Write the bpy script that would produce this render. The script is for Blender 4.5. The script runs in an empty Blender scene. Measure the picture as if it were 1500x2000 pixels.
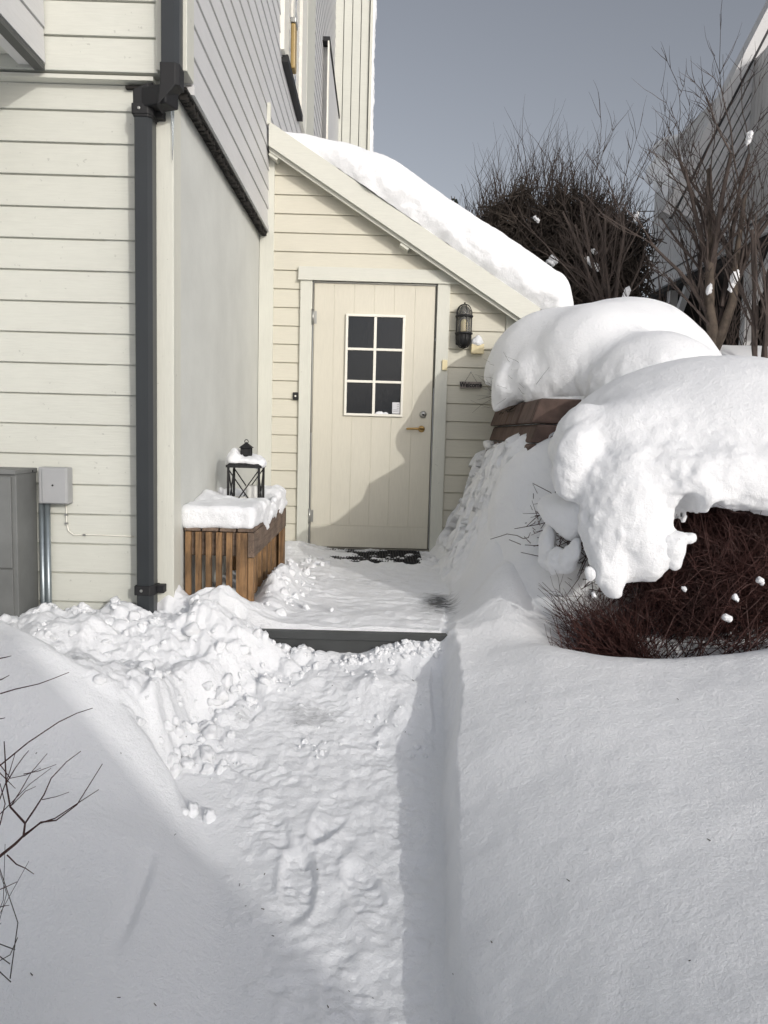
import bpy, bmesh, math, random
import numpy as np
from mathutils import Vector, Matrix

random.seed(7)
rng = np.random.default_rng(11)
S = bpy.context.scene
C = S.collection
rad = math.radians
CZ = 1.40                      # eye height of the photographer above the trodden path

# ------------------------------------------------------------------ camera
F = 1.0                        # focal length in picture widths
PITCH, YAW, ROLL = rad(5.78), rad(-0.5), rad(1.55)
Rm = Matrix.Rotation(YAW, 3, 'Z') @ Matrix.Rotation(math.pi / 2 - PITCH, 3, 'X') @ Matrix.Rotation(ROLL, 3, 'Z')
cam = bpy.data.cameras.new('camera')
cam.sensor_fit = 'HORIZONTAL'
cam.sensor_width = 36.0
cam.lens = 36.0 * F
cam.clip_start = 0.05
cam.clip_end = 2000
camo = bpy.data.objects.new('camera', cam)
C.objects.link(camo)
camo.location = (0, 0, CZ)
camo.rotation_euler = Rm.to_euler()
S.camera = camo

# ------------------------------------------------------------------ light
SUN = Vector((0.59, -1.0, 0.37))          # direction towards the sun
elev = math.atan2(SUN.z, math.hypot(SUN.x, SUN.y))
W = bpy.data.worlds.new('World')
S.world = W
W.use_nodes = True
nt = W.node_tree
for n in list(nt.nodes):
    nt.nodes.remove(n)
out = nt.nodes.new('ShaderNodeOutputWorld')
bg = nt.nodes.new('ShaderNodeBackground')
sky = nt.nodes.new('ShaderNodeTexSky')
sky.sky_type = 'NISHITA'
sky.sun_disc = False
sky.sun_elevation = elev
sky.sun_rotation = math.atan2(SUN.x, SUN.y)
sky.air_density = 1.0
sky.dust_density = 2.0
hs = nt.nodes.new('ShaderNodeHueSaturation')
hs.inputs['Saturation'].default_value = 0.37
nt.links.new(sky.outputs[0], hs.inputs['Color'])
# sky brightened mostly overhead, out of view, as added fill light on the snow
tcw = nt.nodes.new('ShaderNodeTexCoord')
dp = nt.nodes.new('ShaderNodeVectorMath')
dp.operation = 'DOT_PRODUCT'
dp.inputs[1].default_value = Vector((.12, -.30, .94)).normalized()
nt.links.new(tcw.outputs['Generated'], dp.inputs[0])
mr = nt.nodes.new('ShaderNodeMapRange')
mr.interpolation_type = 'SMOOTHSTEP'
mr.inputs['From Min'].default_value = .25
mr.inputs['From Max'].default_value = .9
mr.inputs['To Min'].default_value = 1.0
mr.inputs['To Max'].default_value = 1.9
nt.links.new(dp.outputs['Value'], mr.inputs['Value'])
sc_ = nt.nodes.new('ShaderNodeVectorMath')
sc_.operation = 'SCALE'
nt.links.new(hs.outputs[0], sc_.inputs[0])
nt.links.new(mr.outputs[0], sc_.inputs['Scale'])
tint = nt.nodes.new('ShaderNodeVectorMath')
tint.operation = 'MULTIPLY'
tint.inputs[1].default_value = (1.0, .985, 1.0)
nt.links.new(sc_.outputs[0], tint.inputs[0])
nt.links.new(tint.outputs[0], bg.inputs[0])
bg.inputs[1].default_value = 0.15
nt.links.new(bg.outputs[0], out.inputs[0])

sl = bpy.data.lights.new('sun', 'SUN')
sl.energy = 2.0
sl.angle = rad(0.55)
sl.color = (1.0, 0.97, 0.92)
so = bpy.data.objects.new('sun', sl)
C.objects.link(so)
so.location = (3, -8, 8)
so.rotation_euler = SUN.to_track_quat('Z', 'Y').to_euler()

S.view_settings.view_transform = 'Standard'
S.view_settings.look = 'None'
S.view_settings.exposure = -0.44
S.view_settings.gamma = 1.0


# ------------------------------------------------------------------ measuring helpers (photo survey -> metres)
def ray(px, py):
    return Rm @ Vector(((px - 750) / 1500 / F, (1000 - py) / 1500 / F, -1.0))


def atY(px, py, Y):
    d = ray(px, py)
    return d * (Y / d.y)


def atX(px, py, X):
    d = ray(px, py)
    return d * (X / d.x)


def atZ(px, py, Z):
    d = ray(px, py)
    return d * (Z / d.z)


# ------------------------------------------------------------------ numpy noise
def _h(ix, iy, iz, s):
    n = (ix * 374761393 + iy * 668265263 + iz * 2147483647 + s * 974634777) & 0xffffffff
    n = ((n ^ (n >> 13)) * 1274126177) & 0xffffffff
    n = ((n ^ (n >> 16)) * 2246822519) & 0xffffffff
    return ((n ^ (n >> 15)) & 0xffffff) / float(0xffffff)


def vn3(x, y, z, s=0):
    x, y, z = np.broadcast_arrays(np.asarray(x, float), np.asarray(y, float), np.asarray(z, float))
    ix, iy, iz = np.floor(x).astype(np.int64), np.floor(y).astype(np.int64), np.floor(z).astype(np.int64)
    fx, fy, fz = x - ix, y - iy, z - iz
    fx, fy, fz = [t * t * t * (t * (t * 6 - 15) + 10) for t in (fx, fy, fz)]
    r = 0
    for a in (0, 1):
        for b in (0, 1):
            for c in (0, 1):
                w = (fx if a else 1 - fx) * (fy if b else 1 - fy) * (fz if c else 1 - fz)
                r = r + w * _h(ix + a, iy + b, iz + c, s)
    return r * 2 - 1


def vn2(x, y, s=0):
    x, y = np.broadcast_arrays(np.asarray(x, float), np.asarray(y, float))
    ix, iy = np.floor(x).astype(np.int64), np.floor(y).astype(np.int64)
    fx, fy = x - ix, y - iy
    fx, fy = [t * t * t * (t * (t * 6 - 15) + 10) for t in (fx, fy)]
    r = 0
    for a in (0, 1):
        for b in (0, 1):
            r = r + (fx if a else 1 - fx) * (fy if b else 1 - fy) * _h(ix + a, iy + b, 0 * ix, s)
    return r * 2 - 1


def fbm2(x, y, o=4, s=0):
    r, a = 0, 1.0
    for k in range(o):
        cs, sn = math.cos(k * 1.1 + .4), math.sin(k * 1.1 + .4)
        r = r + a * vn2((x * cs - y * sn) * 2 ** k, (x * sn + y * cs) * 2 ** k, s + k)
        a *= .5
    return r


def fbm3(x, y, z, o=3, s=0):
    r, a = 0, 1.0
    for k in range(o):
        r = r + a * vn3(x * 2 ** k + k * 3.1, y * 2 ** k + k * 1.7, z * 2 ** k, s + k)
        a *= .5
    return r


def lumps(x, y, s=0, size=1.0):
    """rounded clods: highest dome over jittered cells"""
    x, y = np.broadcast_arrays(x / size, y / size)
    ix, iy = np.floor(x).astype(np.int64), np.floor(y).astype(np.int64)
    best = np.zeros(x.shape)
    for a in (-1, 0, 1):
        for b in (-1, 0, 1):
            cx, cy = ix + a, iy + b
            px = cx + .15 + .7 * _h(cx, cy, 0 * cx, s)
            py = cy + .15 + .7 * _h(cx, cy, 0 * cx, s + 1)
            r = .3 + .5 * _h(cx, cy, 0 * cx, s + 2)
            d = 1 - ((x - px) ** 2 + (y - py) ** 2) / r ** 2
            best = np.maximum(best, np.where(d > 0, np.sqrt(np.maximum(d, 0)) * r, 0))
    return best * size


def ss(a, b, x):
    t = np.clip((x - a) / (b - a), 0, 1)
    return t * t * (3 - 2 * t)


def gs(x, y, cx, cy, rx, ry):
    return np.exp(-((x - cx) / rx) ** 2 - ((y - cy) / ry) ** 2)


# ------------------------------------------------------------------ mesh helpers
class MB:
    def __init__(s):
        s.v, s.f = [], []

    def add(s, vs, fs):
        o = len(s.v)
        s.v += [tuple(v) for v in vs]
        s.f += [tuple(i + o for i in f) for f in fs]
        return s

    def box(s, x0, x1, y0, y1, z0, z1):
        return s.add([(x, y, z) for z in (z0, z1) for y in (y0, y1) for x in (x0, x1)],
                     [(0, 2, 3, 1), (4, 5, 7, 6), (0, 1, 5, 4), (2, 6, 7, 3), (0, 4, 6, 2), (1, 3, 7, 5)])

    def prism(s, poly, vec):
        """poly: 3-D points in one plane, extruded by vec"""
        n = len(poly)
        vec = Vector(vec)
        vs = [Vector(p) for p in poly] + [Vector(p) + vec for p in poly]
        fs = [tuple(range(n))[::-1], tuple(range(n, 2 * n))]
        fs += [(i, (i + 1) % n, n + (i + 1) % n, n + i) for i in range(n)]
        return s.add(vs, fs)

    def bar(s, a, b, w, h, up=(0, 0, 1)):
        a, b = Vector(a), Vector(b)
        t = (b - a).normalized()
        u = t.cross(Vector(up))
        if u.length < 1e-4:
            u = t.cross(Vector((1, 0, 0)))
        u.normalize()
        w2 = u.cross(t).normalized()
        p = [a + u * (w / 2 * i) + w2 * (h / 2 * j) for i, j in ((-1, -1), (1, -1), (1, 1), (-1, 1))]
        return s.prism(p, b - a)

    def tube(s, pts, rads, n=8, cap=True):
        pts = [Vector(p) for p in pts]
        if not hasattr(rads, '__len__'):
            rads = [rads] * len(pts)
        o = len(s.v)
        t0 = (pts[1] - pts[0]).normalized()
        u = t0.orthogonal().normalized()
        for i, p in enumerate(pts):
            t = (pts[min(i + 1, len(pts) - 1)] - pts[max(i - 1, 0)]).normalized()
            u = (u - t * u.dot(t))
            u = u.normalized() if u.length > 1e-6 else t.orthogonal().normalized()
            w = t.cross(u)
            for k in range(n):
                a = 2 * math.pi * k / n
                s.v.append(tuple(p + (u * math.cos(a) + w * math.sin(a)) * rads[i]))
        for i in range(len(pts) - 1):
            for k in range(n):
                a, b = o + i * n + k, o + i * n + (k + 1) % n
                s.f.append((a, b, b + n, a + n))
        if cap:
            s.f.append(tuple(o + k for k in range(n))[::-1])
            s.f.append(tuple(o + (len(pts) - 1) * n + k for k in range(n)))
        return s

    def lathe(s, prof, c, axis='Z', n=24, sx=1, sy=1):
        o = len(s.v)
        for r, z in prof:
            for k in range(n):
                a = 2 * math.pi * k / n
                p = (r * math.cos(a) * sx, r * math.sin(a) * sy, z)
                if axis == 'Y':
                    p = (p[0], -p[2], p[1])
                s.v.append((c[0] + p[0], c[1] + p[1], c[2] + p[2]))
        for i in range(len(prof) - 1):
            for k in range(n):
                a, b = o + i * n + k, o + i * n + (k + 1) % n
                s.f.append((a, b, b + n, a + n))
        s.f.append(tuple(o + k for k in range(n))[::-1])
        s.f.append(tuple(o + (len(prof) - 1) * n + k for k in range(n)))
        return s

    def build(s, name, mat, parent=None, smooth=False, bevel=0, origin=None, fix=True, cut=None):
        me = bpy.data.meshes.new(name)
        off = Vector((0, 0, 0))
        if parent is not None:
            q = parent
            while q is not None:
                off += q.location
                q = q.parent
        elif origin is not None:
            off = Vector(origin) + Vector((0, 0, CZ))
        me.from_pydata([(x - off.x, y - off.y, z + CZ - off.z) for x, y, z in s.v], [], s.f)
        me.update()
        if fix or cut:
            bm = bmesh.new()
            bm.from_mesh(me)
            if cut:
                for co, no in cut:
                    co = Vector(co) + Vector((0, 0, CZ)) - off
                    r = bmesh.ops.bisect_plane(bm, geom=bm.verts[:] + bm.edges[:] + bm.faces[:], plane_co=co,
                                               plane_no=no, clear_outer=True)
                    bmesh.ops.holes_fill(bm, edges=[e for e in r['geom_cut'] if isinstance(e, bmesh.types.BMEdge)])
            bmesh.ops.recalc_face_normals(bm, faces=bm.faces[:])
            bm.to_mesh(me)
            bm.free()
        if smooth:
            me.polygons.foreach_set('use_smooth', [True] * len(me.polygons))
        me.materials.append(mat)
        o = bpy.data.objects.new(name, me)
        C.objects.link(o)
        if parent is not None:
            o.parent = parent
        elif origin is not None:
            o.location = off
        if bevel:
            m = o.modifiers.new('bevel', 'BEVEL')
            m.width = bevel
            m.segments = 2
            m.limit_method = 'ANGLE'
        return o


def tag(o, label=None, cat=None, group=None, kind=None):
    if label: o['label'] = label
    if cat: o['category'] = cat
    if group: o['group'] = group
    if kind: o['kind'] = kind
    return o


def thing(name, label, cat, loc, group=None):
    o = bpy.data.objects.new(name, None)
    C.objects.link(o)
    o.empty_display_size = .1
    o.location = (loc[0], loc[1], loc[2] + CZ)
    return tag(o, label, cat, group)


def np_mesh(name, V, Q, mat, smooth=True, attrs=None, origin=None, parent=None):
    V = np.array(V, float)
    V[:, 2] += CZ
    off = np.zeros(3)
    if parent is not None:
        q = parent
        while q is not None:
            off += np.array(q.location)
            q = q.parent
    elif origin is not None:
        off = np.array([origin[0], origin[1], origin[2] + CZ])
    V = V - off
    me = bpy.data.meshes.new(name)
    k = Q.shape[1]
    me.vertices.add(len(V))
    me.vertices.foreach_set('co', V.ravel())
    me.loops.add(Q.size)
    me.loops.foreach_set('vertex_index', Q.ravel().astype(np.int32))
    me.polygons.add(len(Q))
    me.polygons.foreach_set('loop_start', (np.arange(len(Q)) * k).astype(np.int32))
    me.polygons.foreach_set('loop_total', np.full(len(Q), k, np.int32))
    me.update(calc_edges=True)
    me.validate()
    if smooth:
        me.polygons.foreach_set('use_smooth', np.ones(len(me.polygons), bool))
    for an, arr in (attrs or {}).items():
        at = me.attributes.new(an, 'FLOAT', 'POINT')
        at.data.foreach_set('value', np.asarray(arr, np.float32).ravel())
    me.materials.append(mat)
    o = bpy.data.objects.new(name, me)
    C.objects.link(o)
    if parent is not None:
        o.parent = parent
    elif origin is not None:
        o.location = off
    return o


def grid_quads(nx, ny):
    i, j = np.meshgrid(np.arange(nx - 1), np.arange(ny - 1), indexing='ij')
    a = (i * ny + j).ravel()
    return np.stack([a, a + ny, a + ny + 1, a + 1], 1)


def surface_nets(Fv, org, h):
    nx, ny, nz = Fv.shape
    ins = Fv < 0
    cnt = np.zeros((nx - 1, ny - 1, nz - 1), int)
    for a in (0, 1):
        for b in (0, 1):
            for c in (0, 1):
                cnt += ins[a:nx - 1 + a, b:ny - 1 + b, c:nz - 1 + c]
    m = (cnt > 0) & (cnt < 8)
    idx = -np.ones(m.shape, np.int64)
    cells = np.argwhere(m)
    idx[m] = np.arange(len(cells))
    acc = np.zeros((len(cells), 3))
    w = np.zeros(len(cells))
    crn = [(a, b, c) for a in (0, 1) for b in (0, 1) for c in (0, 1)]
    for p in crn:
        for ax in range(3):
            if p[ax] == 0:
                q = list(p)
                q[ax] = 1
                f0 = Fv[cells[:, 0] + p[0], cells[:, 1] + p[1], cells[:, 2] + p[2]]
                f1 = Fv[cells[:, 0] + q[0], cells[:, 1] + q[1], cells[:, 2] + q[2]]
                s = (f0 < 0) != (f1 < 0)
                t = np.where(s, f0 / np.where(s, f0 - f1, 1), 0)
                pos = np.tile(np.array(p, float), (len(cells), 1))
                pos[:, ax] = t
                acc += pos * s[:, None]
                w += s
    V = (cells + acc / w[:, None]) * h + np.array(org)
    Q = []
    for ax in range(3):
        b, c = (ax + 1) % 3, (ax + 2) % 3
        sl0 = [slice(None)] * 3
        sl1 = [slice(None)] * 3
        sl0[ax] = slice(0, -1)
        sl1[ax] = slice(1, None)
        A, B = ins[tuple(sl0)], ins[tuple(sl1)]
        e = np.argwhere(A != B)
        e = e[(e[:, b] > 0) & (e[:, c] > 0) & (e[:, b] < Fv.shape[b] - 1) & (e[:, c] < Fv.shape[c] - 1)]
        flip = A[e[:, 0], e[:, 1], e[:, 2]]

        def cell(db, dc):
            k = e.copy()
            k[:, b] += db
            k[:, c] += dc
            return idx[k[:, 0], k[:, 1], k[:, 2]]
        q = np.stack([cell(-1, -1), cell(0, -1), cell(0, 0), cell(-1, 0)], 1)
        q[~flip] = q[~flip][:, ::-1]
        Q.append(q)
    Q = np.concatenate(Q)
    return V, Q[(Q >= 0).all(1)]


def sd_ell(X, Y, Z, e):
    cx, cy, cz, rx, ry, rz = e
    k0 = np.sqrt(((X - cx) / rx) ** 2 + ((Y - cy) / ry) ** 2 + ((Z - cz) / rz) ** 2)
    k1 = np.sqrt(((X - cx) / rx ** 2) ** 2 + ((Y - cy) / ry ** 2) ** 2 + ((Z - cz) / rz ** 2) ** 2)
    return k0 * (k0 - 1) / np.maximum(k1, 1e-6)


def smin(a, b, k):
    h = np.maximum(k - np.abs(a - b), 0) / k
    return np.minimum(a, b) - h * h * k * .25


def blob_sdf(X, Y, Z, ells, k=.08):
    r = None
    for e in ells:
        d = sd_ell(X, Y, Z, e)
        r = d if r is None else smin(r, d, k)
    return r


# ------------------------------------------------------------------ materials
def newmat(name):
    m = bpy.data.materials.new(name)
    m.use_nodes = True
    n = m.node_tree
    for x in list(n.nodes):
        n.nodes.remove(x)
    o = n.nodes.new('ShaderNodeOutputMaterial')
    b = n.nodes.new('ShaderNodeBsdfPrincipled')
    n.links.new(b.outputs[0], o.inputs[0])
    return m, n, b


def texco(n, scale=(1, 1, 1), rot=(0, 0, 0)):
    t = n.nodes.new('ShaderNodeTexCoord')
    mp = n.nodes.new('ShaderNodeMapping')
    mp.inputs['Scale'].default_value = scale
    mp.inputs['Rotation'].default_value = rot
    n.links.new(t.outputs['Object'], mp.inputs[0])
    return mp


def noise(n, vec, scale, detail=4, rough=.5, dist=0):
    k = n.nodes.new('ShaderNodeTexNoise')
    k.inputs['Scale'].default_value = scale
    k.inputs['Detail'].default_value = detail
    k.inputs['Roughness'].default_value = rough
    k.inputs['Distortion'].default_value = dist
    n.links.new(vec.outputs[0], k.inputs['Vector'])
    return k


def ramp(n, src, stops):
    r = n.nodes.new('ShaderNodeValToRGB')
    el = r.color_ramp.elements
    while len(el) < len(stops):
        el.new(.5)
    for e, (p, c) in zip(el, stops):
        e.position = p
        e.color = (c[0], c[1], c[2], 1) if hasattr(c, '__len__') else (c, c, c, 1)
    n.links.new(src, r.inputs[0])
    return r


def bump(n, b, src, strength, dist=.01):
    k = n.nodes.new('ShaderNodeBump')
    k.inputs['Strength'].default_value = strength
    k.inputs['Distance'].default_value = dist
    n.links.new(src, k.inputs['Height'])
    prev = b.inputs['Normal'].links
    if prev:
        n.links.new(prev[0].from_socket, k.inputs['Normal'])
    n.links.new(k.outputs[0], b.inputs['Normal'])
    return k


def mixc(n, fac, a, b, mode='MIX'):
    m = n.nodes.new('ShaderNodeMix')
    m.data_type = 'RGBA'
    m.blend_type = mode
    for sock, v in ((m.inputs[0], fac), (m.inputs[6], a), (m.inputs[7], b)):
        if hasattr(v, 'links') or isinstance(v, bpy.types.NodeSocket):
            n.links.new(v, sock)
        elif hasattr(v, '__len__'):
            sock.default_value = (v[0], v[1], v[2], 1)
        else:
            sock.default_value = v
    return m.outputs[2]


def mat_paint(name, col, rough=.55, grain=(1.2, 14, 14), gs_=9, gstr=.25, dirt=.10, speck=0.0):
    m, n, b = newmat(name)
    mp = texco(n, grain)
    g = noise(n, mp, gs_, 6, .6, .4)
    mp2 = texco(n)
    d = noise(n, mp2, 2.3, 5, .6)
    r = ramp(n, d.outputs[0], [(.3, 1 - dirt), (.7, 1.0)])
    c = mixc(n, 1.0, col, r.outputs[0], 'MULTIPLY')
    r2 = ramp(n, g.outputs[0], [(.35, .95), (.6, 1.0)])
    c = mixc(n, 1.0, c, r2.outputs[0], 'MULTIPLY')
    if speck:
        v = noise(n, mp2, 38, 2, .5)
        rs = ramp(n, v.outputs[0], [(.74 - speck, 1.0), (.78 - speck, .55)])
        c = mixc(n, .5, c, mixc(n, 1.0, c, rs.outputs[0], 'MULTIPLY'))
    n.links.new(c, b.inputs['Base Color'])
    b.inputs['Roughness'].default_value = rough
    bump(n, b, g.outputs[0], gstr, .004)
    return m


def mat_plain(name, col, rough=.5, metal=0.0, var=.12, scale=12, bstr=.1, bscale=60):
    m, n, b = newmat(name)
    mp = texco(n)
    d = noise(n, mp, scale, 5, .6)
    r = ramp(n, d.outputs[0], [(.3, 1 - var), (.7, 1 + var * .3)])
    c = mixc(n, 1.0, col, r.outputs[0], 'MULTIPLY')
    n.links.new(c, b.inputs['Base Color'])
    b.inputs['Roughness'].default_value = rough
    b.inputs['Metallic'].default_value = metal
    g = noise(n, mp, bscale, 3, .6)
    bump(n, b, g.outputs[0], bstr, .003)
    return m


def mat_snow(name, grain=1.0, dirt=False, col=(.87, .88, .895)):
    m, n, b = newmat(name)
    mp = texco(n)
    c = col
    big = noise(n, mp, 1.7, 4, .55)
    r = ramp(n, big.outputs[0], [(.3, .965), (.7, 1.0)])
    c = mixc(n, 1.0, c, r.outputs[0], 'MULTIPLY')
    if dirt:
        a = n.nodes.new('ShaderNodeAttribute')
        a.attribute_name = 'dirt'
        mpd = texco(n, (1.0, 2.6, 1))
        dn = noise(n, mpd, 16, 6, .7, .5)
        mul = n.nodes.new('ShaderNodeMath')
        mul.operation = 'MULTIPLY_ADD'
        n.links.new(dn.outputs[0], mul.inputs[0])
        mul.inputs[1].default_value = 1.3
        n.links.new(a.outputs['Fac'], mul.inputs[2])
        rr = ramp(n, mul.outputs[0], [(.98, 0), (1.0, 1)])
        rr.color_ramp.elements[0].position = .55
        sub = n.nodes.new('ShaderNodeMath')
        sub.operation = 'SUBTRACT'
        n.links.new(mul.outputs[0], sub.inputs[0])
        sub.inputs[1].default_value = .85
        rr2 = ramp(n, sub.outputs[0], [(.12, 0.0), (.5, .55), (.66, 1.0)])
        c = mixc(n, rr2.outputs[0], c, (.10, .105, .11))
        n.nodes.remove(rr)
    n.links.new(c, b.inputs['Base Color'])
    b.inputs['Roughness'].default_value = .65
    b.inputs['Specular IOR Level'].default_value = .25
    b.inputs['Subsurface Weight'].default_value = 0.0
    g1 = noise(n, mp, 26, 4, .65)
    g2 = noise(n, mp, 62, 5, .75)
    g3 = noise(n, mp, 420, 2, .6)
    bump(n, b, g1.outputs[0], .14 * grain, .010)
    bump(n, b, g2.outputs[0], .9 * grain, .0085)
    bump(n, b, g3.outputs[0], .7 * grain, .0020)
    return m


def mat_wood(name, col, dark, axis='Z', rough=.75):
    m, n, b = newmat(name)
    sc = {'Z': (22, 22, 1.6), 'X': (1.6, 22, 22), 'Y': (22, 1.6, 22)}[axis]
    mp = texco(n, sc)
    g = noise(n, mp, 2.2, 8, .7, 1.2)
    r = ramp(n, g.outputs[0], [(.3, dark), (.52, col), (.75, [c * 1.25 for c in col])])
    mp2 = texco(n)
    d = noise(n, mp2, 9, 4, .6)
    r2 = ramp(n, d.outputs[0], [(.35, .55), (.6, 1.0)])
    n.links.new(mixc(n, 1.0, r.outputs[0], r2.outputs[0], 'MULTIPLY'), b.inputs['Base Color'])
    b.inputs['Roughness'].default_value = rough
    bump(n, b, g.outputs[0], .5, .004)
    return m


M = {}
M['front'] = mat_paint('cream paint front', (.60, .605, .545), dirt=.06, speck=.02)
M['entry'] = mat_paint('cream paint entrance', (.61, .585, .490), dirt=.05)
M['trim'] = mat_paint('cream trim paint', (.62, .62, .55), dirt=.07, grain=(14, 14, 1.2), speck=.02)
M['trimh'] = mat_paint('cream board paint', (.61, .61, .545), dirt=.05)
M['door'] = mat_paint('cream door paint', (.62, .59, .495), dirt=.05, grain=(14, 14, 1.2), gstr=.08, rough=.42)
M['side'] = mat_paint('off white side paint', (.62, .62, .62), grain=(14, 1.2, 14), dirt=.06)
M['plaster'] = mat_plain('smooth render', (.60, .61, .575), rough=.8, var=.10, scale=2.4, bstr=.35, bscale=45)
M['groove'] = mat_plain('dark gap', (.20, .19, .16), rough=.9)
M['peel'], _n, _b = newmat('peeling painted wood')
_mp = texco(_n, (9, 9, 1.6))
_g = noise(_n, _mp, 7, 5, .65)
_r = ramp(_n, _g.outputs[0], [(.44, (.60, .59, .52)), (.50, (.30, .21, .17)), (.56, (.16, .11, .09))])
_n.links.new(_r.outputs[0], _b.inputs['Base Color'])
_b.inputs['Roughness'].default_value = .85
bump(_n, _b, _g.outputs[0], .6, .004)
M['pipe'] = mat_plain('dark grey steel pipe', (.026, .030, .033), rough=.38, var=.2, scale=3)
M['black'] = mat_plain('black paint', (.007, .007, .008), rough=.62, var=.2)
M['cabinet'] = mat_plain('grey weathered cabinet', (.17, .175, .17), rough=.6, var=.22, scale=4)
M['box'] = mat_plain('light grey plastic', (.36, .365, .37), rough=.5, var=.05)
M['conduit'] = mat_plain('galvanised conduit', (.30, .34, .36), rough=.35, metal=.7, var=.2)
M['brass'] = mat_plain('worn brass', (.50, .33, .13), rough=.35, metal=.85, var=.25, scale=30)
M['steel'] = mat_plain('brushed steel', (.42, .42, .40), rough=.35, metal=.9)
M['deckpaint'] = mat_plain('dark grey deck paint', (.045, .048, .048), rough=.55, var=.25, scale=6)
M['wood'] = mat_wood('stained bench slats', (.27, .155, .07), (.07, .035, .015))
M['woodx'] = mat_wood('weathered rail', (.17, .12, .085), (.07, .045, .03), 'X')
M['woody'] = mat_wood('weathered side rail', (.20, .14, .10), (.08, .05, .035), 'Y')
M['snow'] = mat_snow('fresh snow', .95)
M['snowg'] = mat_snow('ground snow', 1.0, dirt=True)
M['seam'] = mat_plain('shaded seam', (.36, .34, .29), rough=.8)
M['rubber'] = mat_plain('black rubber', (.014, .014, .015), rough=.8)
M['stone'] = mat_plain('red brown wall blocks', (.11, .072, .058), rough=.9, var=.5, scale=9, bstr=.9, bscale=25)
M['twigred'] = mat_plain('dark red twigs', (.058, .020, .016), rough=.7, var=.5, scale=5)
M['twig'] = mat_plain('brown grey bark', (.070, .052, .044), rough=.85, var=.5, scale=6)
M['twigdark'] = mat_plain('dark hedge twigs', (.045, .034, .026), rough=.9, var=.5, scale=3)
M['leafdark'] = mat_plain('dark needles', (.012, .018, .012), rough=.9)
M['bark'] = mat_plain('rough bark', (.11, .085, .065), rough=.9, var=.5, scale=14, bstr=1.0, bscale=35)
M['nwall'] = mat_paint('grey white cladding', (.50, .50, .50), dirt=.12)
M['nroof'] = mat_plain('dark roofing', (.03, .03, .032), rough=.8)
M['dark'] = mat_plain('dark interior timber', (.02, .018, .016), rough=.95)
M['paper'] = mat_plain('notice paper', (.62, .62, .64), rough=.8, var=.05)
M['ink'] = mat_plain('printed ink', (.12, .12, .13), rough=.8)
M['sign'] = mat_wood('grey sign board', (.36, .31, .28), (.24, .19, .17), 'X')
M['wax'] = mat_plain('white wax', (.75, .75, .72), rough=.5)
M['amber'] = mat_plain('amber plastic', (.36, .25, .09), rough=.4)
M['cream_plastic'] = mat_plain('yellowed cream plastic', (.72, .62, .38), rough=.4, var=.04)
M['ice'], _n, _b = newmat('clear ice')
_b.inputs['Base Color'].default_value = (.85, .9, .95, 1)
_b.inputs['Transmission Weight'].default_value = .85
_b.inputs['Roughness'].default_value = .08
_b.inputs['IOR'].default_value = 1.31


def mat_glass_dark():
    m, n, b = newmat('dark ribbed glass')
    b.inputs['Base Color'].default_value = (.008, .011, .016, 1)
    b.inputs['Roughness'].default_value = .12
    b.inputs['Specular IOR Level'].default_value = .45
    mp = texco(n, (60, 60, 7))
    g = noise(n, mp, 2.5, 4, .6, .3)
    bump(n, b, g.outputs[0], .22, .004)
    return m


M['pane'] = mat_glass_dark()
M['winglass'], _n, _b = newmat('window glass')
_b.inputs['Base Color'].default_value = (.05, .07, .10, 1)
_b.inputs['Roughness'].default_value = .03
_b.inputs['Specular IOR Level'].default_value = 1.0
M['lampglass'], _n, _b = newmat('clear lamp glass')
_b.inputs['Base Color'].default_value = (.95, .93, .85, 1)
_b.inputs['Transmission Weight'].default_value = .9
_b.inputs['Roughness'].default_value = .08

# ------------------------------------------------------------------ main dimensions (eye level = 0)
YF, YD = 3.43, 5.75            # front wall plane, entrance wall plane
XS = -0.905                    # rendered side wall plane
XU = -0.850                    # upper storey side plane
YU = 3.375                     # upper storey front plane
ZU = 1.465                     # underside of upper storey
ZD = -0.885                    # deck top
SP = 0.1325                    # cladding module
XPR = [(.5, .20), (1.8, .214), (2.9, .29), (3.4, .30), (4.2, .42), (5.75, .55)]
XPL = [(.5, -.25), (1.5, -.30), (2.1, -.44), (2.55, -.64), (2.85, -.62), (3.1, -.46), (3.35, -.28)]
ZPA = [(.3, -1.42), (1.5, -1.37), (2.2, -1.29), (2.8, -1.16), (3.2, -1.03), (3.36, -.985), (3.6, -.95)]


def itp(t, y):
    return np.interp(y, [a for a, _ in t], [b for _, b in t])


# ------------------------------------------------------------------ terrain and snow on the ground
def wallx(z):                  # face of the leaning block wall
    return .55 + (z + .82) * .33


def far_h(x, y):
    h = -.80 + 0 * x
    up = ss(.72, 1.0, x + .0 * y) * ss(4.15, 4.7, y)
    h = h + up * 1.05
    h = h + ss(1.5, 3.2, x) * ss(3.2, 5.0, y) * (1 - up) * 1.0
    h = h + ss(5.0, 8.2, y) * ss(.9, 1.6, x) * .72
    h = h + ss(9, 30, y) * .6
    h = h + .05 * fbm2(x * .7, y * .7, 3, 31) * ss(1.2, 2.5, np.abs(x))
    return h


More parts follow.
